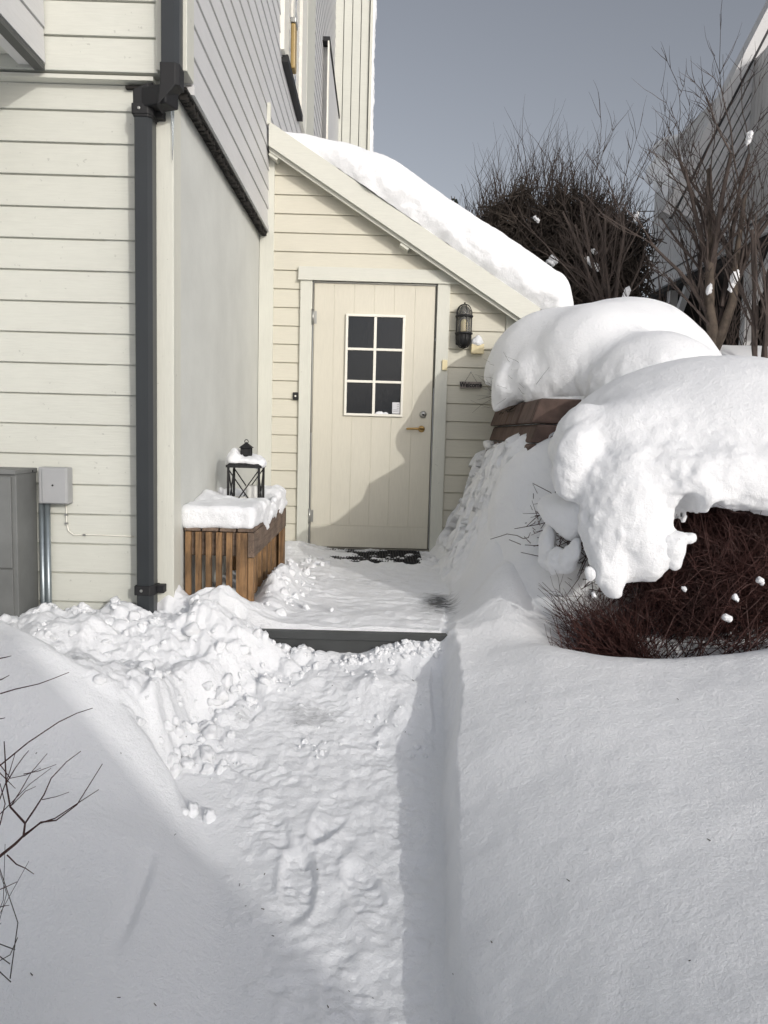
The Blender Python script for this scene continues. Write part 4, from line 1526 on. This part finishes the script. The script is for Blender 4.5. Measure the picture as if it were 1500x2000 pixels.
# dense dark heart of the bush
mbh = MB()
for _ in range(9000):
    ph, ct, f_ = random.uniform(0, 6.283), random.uniform(-1, 1), random.random() ** .4 * .92
    st = math.sqrt(1 - ct * ct)
    c_ = Vector((1.55 + .86 * st * math.cos(ph) * f_, 3.74 + .66 * st * math.sin(ph) * f_, -.48 + .50 * ct * f_))
    d_ = Vector((random.gauss(0, 1), random.gauss(0, 1), random.gauss(0, 1))).normalized() * random.uniform(.05, .13)
    mbh.tube([c_ - d_, c_ + Vector((random.gauss(0, .012), random.gauss(0, .012), random.gauss(0, .012))), c_ + d_], [.0019, .0022, .0010], 3, cap=False)
mbh.build('inner_twigs', M['twigred'], big, fix=False)


def U(px, py, Y_, r, ry=None, rz=None):
    p_ = atY(px, py, Y_)
    k_ = Y_ / 1500
    r_ = r * k_
    return (p_.x, p_.y, p_.z, r_, (ry if ry else r) * k_, (rz if rz else r) * k_)


def cap2_post(Fv, Xg, Yg, Zg):
    return Fv


dome2 = (1.66, 3.78, -.14, .82, .74, .56)
E2 = [U(1190, 990, 3.16, 58, 60, 95), U(1240, 985, 3.12, 72, 65, 120), U(1290, 975, 3.12, 46, 50, 105), U(1184, 1055, 3.10, 40, 44, 62), U(1240, 1065, 3.08, 60, 50, 70), U(1225, 890, 3.30, 100, 75, 90), U(1135, 875, 3.36, 50, 60, 82), U(1330, 905, 3.26, 95, 75, 58), U(1460, 905, 3.26, 110, 75, 55),
      U(1268, 1080, 3.03, 36, 34, 48), U(1186, 1110, 3.04, 26, 28, 34), U(1197, 1142, 3.02, 17, 18, 24), U(1290, 1040, 3.05, 18, 24, 40),
      U(1124, 900, 3.22, 44, 44, 66), U(1112, 940, 3.22, 22, 24, 28),
      U(1360, 945, 3.02, 36, 40, 50), U(1378, 968, 3.0, 26, 30, 26), U(1420, 930, 3.04, 40, 40, 40), U(1452, 950, 3.02, 22, 26, 26), U(1490, 945, 3.03, 30, 34, 32),
      U(1540, 940, 3.05, 40, 40, 40), U(1318, 985, 3.04, 22, 24, 30), U(1620, 940, 3.2, 60, 50, 60), U(1310, 940, 3.06, 40, 40, 45)]


def cap2(Fv, Xg, Yg, Zg):
    d0 = sd_ell(Xg, Yg, Zg, dome2)
    low = -.17 + .03 * fbm2(Xg * 3, Yg * 3, 3, 21) + .20 * ss(.55, .0, np.hypot((Xg - 1.66) / .82, (Yg - 3.78) / .74))
    low = low - .05 * ss(3.5, 3.1, Yg)
    cutd = low - Zg
    k_ = .10
    h_ = np.maximum(k_ - np.abs(d0 - cutd), 0) / k_
    dome = np.maximum(d0, cutd) + h_ * h_ * k_ * .25
    r_ = smin(dome, Fv, .24)
    for nt_ in (U(1112, 996, 3.05, 34, 190, 13), U(1395, 1000, 3.0, 12, 60, 20), U(1345, 1010, 3.0, 16, 80, 40)):
        dn_ = -sd_ell(Xg, Yg, Zg, nt_)
        hh_ = np.maximum(.04 - np.abs(r_ - dn_), 0) / .04
        r_ = np.maximum(r_, dn_) + hh_ * hh_ * .04 * .25
    near = np.abs(r_) < .12
    n_ = fbm3(Xg[near] * 5, Yg[near] * 5, Zg[near] * 4, 3, 5)
    n2_ = fbm3(Xg[near] * 22, Yg[near] * 22, Zg[near] * 22, 3, 6)
    w_ = ss(.22, -.15, Zg[near])
    n3_ = vn3(Xg[near] * 9, Yg[near] * 9, Zg[near] * 2.5, 19)
    n4_ = np.abs(vn3(Xg[near] * 13, Yg[near] * 13, Zg[near] * 9, 44)) - .3
    r_[near] += n_ * (.004 + .006 * w_) + n2_ * (.0010 + .0042 * w_) + .0035 * fbm3(Xg[near] * 42, Yg[near] * 42, Zg[near] * 42, 2, 7) * (.25 + w_) + n3_ * .006 * w_ + n4_ * .009 * w_
    return r_


blob('snow_mound', E2 + [(1.66, 3.78, .1, .82, .76, .36)], h=.0115, k=.06, post=lambda Fv, a, b, c_: cap2(blob_sdf(a, b, c_, E2, .06), a, b, c_), origin=(1.66, 3.78, -.1),
     lab='largest snow mound with hanging lobes over the red twiggy bush')
# separate lumps hanging in the bush
blob('snow_lump', [U(1314, 1072, 3.0, 24, 24, 32), U(1302, 1055, 3.0, 16, 18, 16), U(1322, 1050, 3.0, 16, 18, 14), U(1345, 1050, 3.02, 14, 14, 9), U(1318, 1100, 3.0, 12, 12, 16)], h=.006, k=.03, rough_=.006, rs=28, pad=.03,
     origin=atY(1314, 1072, 3.0), lab='small snow lump hanging below the large mound in the red bush')
blob('snow_lump', [U(1110, 1005, 3.35, 44, 60, 36), U(1078, 990, 3.42, 26, 50, 22), U(1135, 1000, 3.25, 26, 34, 26), U(1120, 1035, 3.3, 22, 30, 22)], h=.009, k=.06, rough_=.004, rs=14, pad=.04,
     origin=atY(1105, 1000, 3.35), lab='smooth snow hump on a branch left of the red bush')
blob('snow_lump', [U(1108, 1095, 3.25, 16, 24, 26), U(1085, 1095, 3.32, 16, 22, 28), U(1070, 1060, 3.42, 15, 24, 40), U(1125, 1075, 3.2, 12, 20, 22), U(1068, 1100, 3.42, 12, 20, 16)], h=.007, k=.04, rough_=.008, rs=22, pad=.04,
     origin=atY(1090, 1095, 3.3), lab='ragged snow clump low on the left side of the red bush')
blob('snow_lump', [U(1153, 1123, 3.02, 10, 10, 14), U(1148, 1115, 3.02, 7, 8, 8)], h=.005, k=.02, rough_=.004, rs=30, pad=.02, origin=atY(1153, 1123, 3.02), lab='tiny snow blob beside the lowest tip of the large mound')
for px, py, r_, lab in ((1482, 1132, 9, 'tiny snow speck high at the right edge of the red bush'), (1436, 1167, 7, 'tiny triangular snow speck in the lower red bush'),
                        (1333, 1147, 5, 'tiny snow speck in the middle of the red bush'), (1158, 1158, 5, 'tiny snow speck at the lower left of the red bush'),
                        (1418, 1205, 9, 'small snow patch deep in the lower right of the red bush')):
    r_ *= .8
    blob('snow_speck', [U(px, py, 3.03, r_, r_, r_ * 1.0), U(px + r_ * .8, py + r_ * .9, 3.03, r_ * .5, r_, r_ * .9)], h=.0028, k=.012, rough_=.005, rs=40, pad=.02, origin=atY(px, py, 3.03), lab=lab)

blob('snow_drift', [(1.06, 4.10, -.46, .34, .45, .44), (1.00, 3.80, -.72, .32, .36, .30), (.99, 4.38, -.40, .29, .36, .36), (.80, 4.0, -.85, .30, .5, .18), (1.14, 4.3, -.18, .24, .4, .18), (.88, 4.22, -.48, .20, .26, .30)], h=.016, k=.22, rough_=.006, rs=7, pad=.10,
     origin=(1.0, 4.0, -.5), lab='smooth drift of snow banked between the brown block wall and the red bush')
# upper mound over the wall
E1 = [(1.14, 5.10, .42, .45, .50, .42), (1.30, 4.75, .38, .42, .45, .44), (1.58, 5.10, .48, .52, .60, .44), (1.78, 4.90, .34, .37, .50, .34), (1.52, 4.30, .24, .40, .42, .36), (1.10, 5.30, .40, .36, .40, .36)]
D1 = [U(992, 752, 4.82, 32, 40, 40), U(978, 775, 4.85, 15, 24, 20), U(1035, 740, 4.72, 38, 44, 40), U(1062, 762, 4.62, 32, 38, 36), U(1042, 784, 4.66, 13, 18, 17), U(1062, 790, 4.6, 11, 16, 17),
      U(1088, 775, 4.55, 20, 26, 28), U(1095, 745, 4.55, 26, 34, 40), U(1010, 755, 4.7, 10, 14, 15), U(968, 792, 4.85, 6, 12, 15), U(1076, 798, 4.55, 7, 10, 12), U(1105, 800, 4.5, 9, 12, 14)]


def cap1(Fv, Xg, Yg, Zg):
    low = .34 + .05 * fbm2(Xg * 4, Yg * 4, 3, 23) - .26 * ss(4.75, 4.4, Yg)
    cutd = low - Zg
    k_ = .08
    h_ = np.maximum(k_ - np.abs(Fv - cutd), 0) / k_
    d = np.maximum(Fv, cutd) + h_ * h_ * k_ * .25
    r_ = smin(d, blob_sdf(Xg, Yg, Zg, D1, .05), .07)
    near = np.abs(r_) < .1
    n_ = fbm3(Xg[near] * 4, Yg[near] * 4, Zg[near] * 3, 3, 15)
    n2_ = fbm3(Xg[near] * 20, Yg[near] * 20, Zg[near] * 12, 3, 16)
    w_ = ss(.55, .25, Zg[near])
    r_[near] += n_ * .008 + n2_ * (.0006 + .010 * w_)
    return r_


blob('snow_mound', E1 + [(1.3, 4.9, .2, .7, .6, .2)], h=.016, k=.11, post=lambda Fv, a, b, c_: cap1(blob_sdf(a, b, c_, E1, .11), a, b, c_), origin=(1.4, 5.0, .3),
     lab='rounded snow mound on the block wall beside the entrance roof')
bush('wall_bush', 'dark twigs poking from under the snow mound on the block wall', 'bush', (1.25, 5.0, .16), (1.22, 4.98, .30), (.46, .50, .2), 500, M['twigdark'], r=.003, sub=4, spread=.2, zmin=.15)


# ------------------------------------------------------------------ foreground twigs at left
def poly_px(pts, Y0):
    return [atY(a, b, Y0 + (i * .012)) for i, (a, b) in enumerate(pts)]


fg = thing('bare_shrub', 'thin bare twigs reaching in from the left foreground', 'shrub', (-.98, 1.3, -1.0))
TW = [([(-90, 1760), (-40, 1715), (0, 1672), (30, 1648), (46, 1632), (49, 1608), (20, 1576), (12, 1530), (10, 1480), (8, 1448)], .0036, .0010),
      ([(45, 1634), (80, 1606), (110, 1602), (150, 1572), (200, 1492)], .0022, .0007),
      ([(48, 1630), (78, 1608), (108, 1598), (150, 1570), (193, 1542)], .0018, .0007),
      ([(49, 1608), (68, 1580), (86, 1552), (100, 1520), (130, 1488), (158, 1467)], .0018, .0007),
      ([(-30, 1512), (0, 1495), (55, 1450), (115, 1410), (150, 1393), (181, 1383)], .0016, .0007),
      ([(0, 1355), (30, 1346), (75, 1336), (105, 1325), (135, 1313)], .0013, .0006),
      ([(-10, 1288), (10, 1284), (22, 1281)], .0012, .0006), ([(-10, 1332), (5, 1326), (18, 1319)], .0012, .0006),
      ([(14, 1670), (32, 1688), (50, 1696), (66, 1707)], .0013, .0006),
      ([(20, 1576), (40, 1545), (60, 1510), (92, 1472)], .0012, .0006), ([(12, 1530), (30, 1500), (46, 1478), (56, 1466)], .0012, .0006),
      ([(24, 1572), (50, 1545), (70, 1536)], .0010, .0005), ([(46, 1512), (75, 1506), (110, 1493)], .0010, .0005), ([(-20, 1600), (0, 1560), (18, 1510), (30, 1470)], .0014, .0006),
      ([(-30, 1420), (0, 1404), (10, 1402)], .0012, .0006), ([(-20, 1745), (10, 1733), (34, 1722)], .0011, .0006), ([(-20, 1778), (5, 1770), (18, 1768)], .0011, .0006),
      ([(-10, 1500), (14, 1524), (30, 1540)], .001, .0005), ([(82, 1562), (110, 1556), (135, 1547)], .0009, .0005), ([(-20, 1650), (0, 1610), (10, 1570), (0, 1530)], .0016, .0007),
      ([(-10, 1480), (20, 1520), (50, 1514), (80, 1500)], .001, .0005), ([(0, 1590), (30, 1560), (60, 1530), (100, 1500)], .001, .0005)]
mb = MB()
for pts, r0, r1 in TW:
    P_ = poly_px(pts, 1.28)
    # smooth by midpoint subdivision
    R_ = list(np.linspace(r0, r1, len(P_)))
    mb.tube(P_, R_, 6)
mb.build('twigs', M['twigred'], fg, smooth=True, fix=False)
mb = MB()
for _ in range(380):      # dense low thicket at the frame edge
    s0 = Vector((-.78 + random.gauss(0, .04), 1.25 + random.gauss(0, .10), -1.10))
    e = Vector((-.80 + abs(random.gauss(0, .05)), random.uniform(1.1, 1.42), random.uniform(-1.0, -.52)))
    pts, rs_ = stem(s0, e, .0013, .0005, 4, .05, .02)
    mb.tube(pts, rs_, 3, cap=False)
mb.build('lower_shoots', M['twigdark'], fg, fix=False)


# ------------------------------------------------------------------ bare trees
def grow(mb, p, d, ln, r, depth, up=.25, kids=(3, 5), thin=None):
    n = 5
    pts, rs_ = [p.copy()], [r]
    q_ = p.copy()
    dd = d.normalized()
    r_end = r * (.55 if depth > 0 else .25)
    for i in range(n):
        dd = (dd + Vector((random.gauss(0, .10), random.gauss(0, .10), random.gauss(0, .06) + up * .14))).normalized()
        q_ = q_ + dd * (ln / n)
        pts.append(q_.copy())
        rs_.append(r + (r_end - r) * (i + 1) / n)
    mb.tube(pts, rs_, 6 if r > .02 else (4 if r > .008 else 3), cap=False)
    if depth <= 0:
        return
    for k_ in range(random.randint(*kids)):
        i = random.randint(1, n)
        a = random.uniform(0, 6.283)
        side = Vector((math.cos(a), math.sin(a), random.uniform(-.1, .5)))
        base_d = (pts[i] - pts[i - 1]).normalized()
        nd_ = (base_d * 1.0 + side * random.uniform(.35, .85)).normalized()
        grow(mb, pts[i], nd_, ln * random.uniform(.45, .75), max(rs_[i] * random.uniform(.40, .62), .0035), depth - 1, up, kids)


def tree(name, label, base, limbs, depth=2, trunk=None, seed=1, mat=None, kids=(3, 5), group=None, rmin=None):
    random.seed(seed)
    t = thing(name, label, 'tree', base, group)
    mbt = MB()
    for pts, rs_ in (trunk or []):
        mbt.tube(pts, rs_, 10)
    if trunk:
        mbt.build('trunk', M['bark'], t, smooth=True, fix=False)
    mbb = MB()
    for p_, d, ln, r in limbs:
        grow(mbb, Vector(p_), Vector(d), ln, r, depth, .3, kids)
    mbb.build('crown', mat or M['twig'], t, fix=False)
    return t


YA = 7.3
bA = atY(1392, 700, YA)
tA1, tA2 = atY(1385, 600, YA), atY(1432, 585, YA - .05)
trunkA = [([bA + Vector((0, 0, -.3)), bA, atY(1393, 650, YA), tA1, atY(1388, 480, YA), atY(1385, 330, YA + .1)], [.08, .062, .054, .046, .038, .022]),
          ([atY(1392, 690, YA), atY(1408, 655, YA - .03), tA2, atY(1436, 520, YA - .06), atY(1455, 380, YA - .1)], [.05, .048, .040, .030, .018])]
limA = []
for px0, py0, px1, py1, r_ in ((1392, 640, 1290, 250, .030), (1388, 600, 1330, 230, .032), (1390, 560, 1352, 190, .030), (1388, 520, 1385, 170, .034), (1410, 600, 1430, 190, .030),
                               (1430, 585, 1470, 210, .032), (1432, 560, 1500, 230, .030), (1392, 650, 1250, 370, .022), (1395, 650, 1310, 460, .018), (1436, 560, 1530, 330, .024),
                               (1386, 480, 1360, 220, .022), (1388, 480, 1410, 230, .022), (1385, 620, 1300, 330, .024), (1400, 640, 1480, 400, .022)):
    a, b_ = atY(px0, py0, YA), atY(px1, py1, YA + random.uniform(-.6, .6))
    limA.append((a, b_ - a, (b_ - a).length * .64, r_ * .85))
tree('bare_tree', 'tall many-stemmed bare tree on the right before the grey house', bA, limA, 3, trunkA, 3, kids=(3, 4))
YB = 8.6
bB = atY(1192, 610, YB)
limB = []
for px0, py0, px1, py1, r_ in ((1190, 600, 1140, 300, .026), (1192, 600, 1165, 260, .026), (1195, 600, 1225, 290, .028), (1200, 600, 1262, 330, .026), (1205, 590, 1290, 420, .022), (1185, 600, 1105, 340, .020),
                               (1194, 600, 1200, 310, .024), (1188, 600, 1150, 400, .02), (1200, 600, 1240, 400, .02)):
    a, b_ = atY(px0, py0, YB), atY(px1, py1, YB + random.uniform(-.5, .5))
    limB.append((a + Vector((0, 0, -.25)), b_ - a, (b_ - a).length * .8, r_ * .85))
tree('bare_tree', 'medium bare tree between the dark hedge and the tall tree', bB, limB, 3, None, 5, kids=(3, 4))
YC = 6.9
limC = []
for px0, px1, py1, r_ in ((1482, 1470, 260, .030), (1490, 1500, 200, .028), (1500, 1530, 240, .028), (1478, 1440, 380, .016)):
    a, b_ = atY(px0, 690, YC), atY(px1, py1, YC + random.uniform(-.4, .4))
    limC.append((a + Vector((0, 0, -.2)), b_ - a, (b_ - a).length * .70, r_ * .8))
tree('bare_tree', 'slender bare stems at the right picture edge beside the tall tree', atY(1488, 690, YC), limC, 2, None, 9, kids=(3, 5))
# thin shoots rising from the snow in front of the carport
limD = []
for _ in range(26):
    px0 = random.uniform(1255, 1500)
    a = atY(px0, 690, 8.0)
    b_ = atY(px0 + random.uniform(-50, 50), random.uniform(430, 560), 8.0)
    limD.append((a + Vector((0, 0, -.3)), b_ - a, (b_ - a).length, .007))
tree('sapling_thicket', 'thin upright shoots in front of the dark carport', atY(1330, 690, 8), limD, 1, None, 12, kids=(1, 3))

# dark hedge and shoots above it
random.seed(21)
YH = 10.0
hc = atY(1075, 520, YH)
hg = thing('hedge', 'dense dark brown twiggy hedge behind the entrance roof', 'hedge', (hc.x, YH, .8))
mb = MB()
hx0, hx1 = atY(905, 500, YH).x, atY(1250, 500, YH).x
ztopm = atY(1060, 392, YH).z
for _ in range(14000):
    u_ = random.random()
    x = hx0 + (hx1 - hx0) * u_
    top = ztopm - .62 * abs(u_ - .45) ** 1.6 * 2.2 + .16 * float(vn2(u_ * 7, 0, 5)) + .10 * float(vn2(u_ * 19, 0, 6)) - abs(random.gauss(0, .10))
    z = .7 + (top - .7) * random.random() ** .8
    y = YH + random.uniform(-.55, .55)
    d_ = Vector((random.gauss(0, .55), random.gauss(0, .55), random.gauss(.35, .6))).normalized() * random.uniform(.09, .22)
    c_ = Vector((x, y, z))
    mb.tube([c_ - d_, c_ + Vector((random.gauss(0, .02), 0, random.gauss(0, .02))), c_ + d_], [.0075, .007, .003], 3, cap=False)
mb.build('branches', M['twigdark'], hg, fix=False)
mb = MB()
for _ in range(300):
    u_ = random.random()
    x = hx0 + (hx1 - hx0) * u_ * 1.02
    top = ztopm - .62 * abs(u_ - .45) ** 1.6 * 2.2
    p0 = Vector((x, YH + random.uniform(-.4, .4), top - .35))
    grow(mb, p0, Vector((random.gauss(0, .16), random.gauss(0, .1), 1)), random.uniform(.45, 1.0) * (1 - .5 * abs(u_ - .4)), .008, 1, .3, (2, 4))
mb.build('top_shoots', M['twig'], hg, fix=False)
for px, py, r_, lab in ((1047, 427, 5.5, 'small snow clump high in the dark hedge'), (1150, 508, 9, 'elongated snow clump in the right of the dark hedge'), (1162, 520, 8, 'lower snow clump beside the elongated one in the hedge'),
                        (1160, 490, 5, 'tiny snow clump above the elongated one in the hedge'), (1080, 505, 8, 'snow clump low in the dark hedge near the roof snow end'), (1075, 512, 7, 'snow lump touching the roof end in the hedge')):
    r_ *= .8
    blob('hedge_snow', [U(px, py, YH - .65, r_ * .8, r_, r_ * 1.0), U(px + r_ * .9, py + r_ * .9, YH - .65, r_ * .7, r_, r_ * .7), U(px - r_ * .8, py - r_ * .4, YH - .65, r_ * .5, r_, r_ * .45)], h=.007, k=.02, rough_=.013, rs=26, pad=.05, origin=atY(px, py, YH - .65), lab=lab)
for px, py, r_, Yq, lab in ((1432, 548, 13, 7.15, 'snow wedged in the fork of the tall bare tree'), (1385, 565, 7, 7.15, 'small snow strip on the left trunk of the tall bare tree'),
                            (1462, 268, 9, 7.2, 'snow lump high in the tall bare tree against the gable'), (1222, 578, 12, 8.2, 'snow gathered at the foot of the medium bare tree'), (1242, 424, 6, 8.2, 'tiny snow lump in the medium bare tree'), (1383, 690, 10, 7.1, 'snow at the foot of the tall bare tree')):
    r_ *= .72
    blob('branch_snow', [U(px, py, Yq, r_ * .62, r_ * .8, r_ * 1.5), U(px + r_ * .7, py - r_ * 1.0, Yq, r_ * .38, r_ * .6, r_ * 1.1), U(px - r_ * .5, py + r_ * 1.3, Yq, r_ * .40, r_ * .6, r_ * 1.0)], h=.006, k=.03, rough_=.010, rs=30, pad=.05, origin=atY(px, py, Yq), lab=lab)

# distant conifer tip
ft = atY(888, 384, 24)
fir = thing('fir_tree', 'tiny dark fir tip far behind the snowy roof', 'tree', (ft.x, 24, -.2))
MB().tube([(ft.x, 24, -.5), (ft.x, 24, ft.z)], [.16, .01], 6).build('trunk', M['bark'], fir, fix=False)
mb = MB()
for k_ in range(900):
    t_ = random.random() ** .8
    z = ft.z - .05 - t_ * (ft.z + .3)
    a = random.uniform(0, 6.283)
    ln = (.12 + t_ * 1.5) * random.uniform(.7, 1)
    p_ = Vector((ft.x, 24, z))
    mb.tube([p_, p_ + Vector((math.cos(a) * ln * .6, math.sin(a) * ln * .6, -.1 * ln)), p_ + Vector((math.cos(a) * ln, math.sin(a) * ln, -.35 * ln))], [.03, .05, .01], 3, cap=False)
mb.build('crown', M['leafdark'], fir, fix=False)

# ------------------------------------------------------------------ neighbouring house on the right
XN = 4.2
ZN = 2.30
nh = thing('neighbour_house', 'grey white neighbouring house with open carport under its eaves at right', 'house', (XN + 1.5, 10, .9))
yn0, yn1 = 6.4, 12.4
mb = MB()
yv = yn0
while yv < yn1:
    mb.box(XN, XN + .06, yv + .004, min(yv + .076, yn1), ZN + .32, 4.40)
    yv += .08
mb.build('side_wall', M['nwall'], nh, fix=False)
MB().box(XN + .04, XN + 4, yn0, yn1, ZN + .3, 4.38).build('upper_body', M['nwall'], nh)
MB().box(XN - .05, XN + .02, yn0, yn1 + .02, ZN, ZN + .17).build('fascia', M['nwall'], nh)
MB().box(XN - .035, XN + .02, yn0, yn1 + .01, ZN + .173, ZN + .32).build('fascia', M['nwall'], nh)
MB().box(XN - .062, XN + .02, yn0, yn1 + .02, ZN + .166, ZN + .182).build('gutter_line', M['nroof'], nh)
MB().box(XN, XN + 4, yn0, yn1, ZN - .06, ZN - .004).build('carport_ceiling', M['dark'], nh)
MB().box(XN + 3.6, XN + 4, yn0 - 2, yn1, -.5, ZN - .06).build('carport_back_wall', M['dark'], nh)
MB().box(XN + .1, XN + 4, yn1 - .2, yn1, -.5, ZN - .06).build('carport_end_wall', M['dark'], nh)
pc = atX(1452, 690, XN + .1)
for yq in (pc.y, atX(1307, 640, XN + .1).y):
    MB().box(XN + .06, XN + .18, yq - .06, yq + .06, .2, ZN - .06).build('post', M['nwall'], nh, bevel=.004)
    MB().bar((XN + .12, yq, ZN - .75), (XN + .12, yq - .60, ZN - .08), .09, .09, up=(1, 0, 0)).build('brace', M['nwall'], nh)
# upper snow patch and steep gable with verge
pr5 = [(atX(a, b, XN + .0), r1, r2) for a, b, r1, r2 in ((1283, 335, .42, .16), (1302, 345, .45, .22), (1322, 352, .42, .30), (1343, 366, .36, .26), (1362, 380, .30, .16))]
blob('roof_snow', [(c_.x, c_.y, c_.z, .13, r1, r2) for c_, r1, r2 in pr5] + [(XN + .6, 12.0, 4.42, .8, .6, .16)], h=.03, k=.1, rough_=.03, rs=4, origin=(XN + .6, 12, 4.4), lab='sunlit snow patch on top of the grey neighbouring house')
YG = 9.4
ga, gb_ = atY(1500, 30, YG), atY(1335, 350, YG)
gd = (ga - gb_)
top_ = ga + gd * 1.2
poly = [gb_, Vector((gb_.x, YG, ZN + .34)), Vector((9.0, YG, ZN + .34)), Vector((9.0, YG, top_.z)), top_]
gab = MB().prism([Vector(p_) for p_ in poly], (0, .5, 0)).build('gable_wall', M['nwall'], nh)
un = gd.normalized()
pn = Vector((un.z, 0, -un.x))
if pn.x < 0:
    pn = -pn
mb = MB()
for k_ in range(9):
    o_ = pn * (.10 + k_ * .085)
    mb.bar(gb_ + o_ + Vector((0, -.06, 0)) - un * .4, top_ + o_ + Vector((0, -.06, 0)), .10, .070, up=pn)
mb.build('soffit_board', M['nwall'], nh, fix=False)
mb = MB().bar(gb_ + pn * .055 + Vector((0, -.10, 0)) - un * .5, top_ + pn * .055 + Vector((0, -.10, 0)), .05, .035, up=pn)
mb.build('verge_board', M['nroof'], nh)
MB().bar(gb_ - pn * .02 + Vector((0, -.05, 0)) - un * .5, top_ - pn * .02 + Vector((0, -.05, 0)), .24, .11, up=pn).build('roof_edge', M['nwall'], nh)

# ------------------------------------------------------------------ unseen building added behind the photographer, roof line shaped to shade the lower left
T_ = 6.5
P1, P2 = hit(115, 1335), hit(668, 1930)
print('P1', P1, 'P2', P2)
d1 = SUN / abs(SUN.y)
yg = P1.y - T_
q1 = P1 + d1 * T_
q2 = P2 + d1 * (P2.y - yg)
sl_ = (q2.z - q1.z) / (q2.x - q1.x)
apex = Vector((q1.x - .15, yg, q1.z - sl_ * .15))
low = Vector((q2.x + 2.5, yg, q2.z + sl_ * 2.5))
low_z = max(low.z, 0.6)
xr = q1.x + (low_z - q1.z) / sl_
caster = thing('shade_building', 'unseen cream gabled building added behind the photographer to cast the lower left shade', 'shade_building', (q1.x, yg - 1.5, -1.3))
poly = [Vector((apex.x - 4.5, yg, -1.4)), Vector((xr, yg, -1.4)), Vector((xr, yg, low_z)), apex, Vector((apex.x - 4.5, yg, apex.z - 2.4))]
MB().prism(poly, (0, -4, 0)).build('shade_building_body', M['front'], caster)

print('VERTS', sum(len(o.data.vertices) for o in C.objects if o.type == 'MESH'))
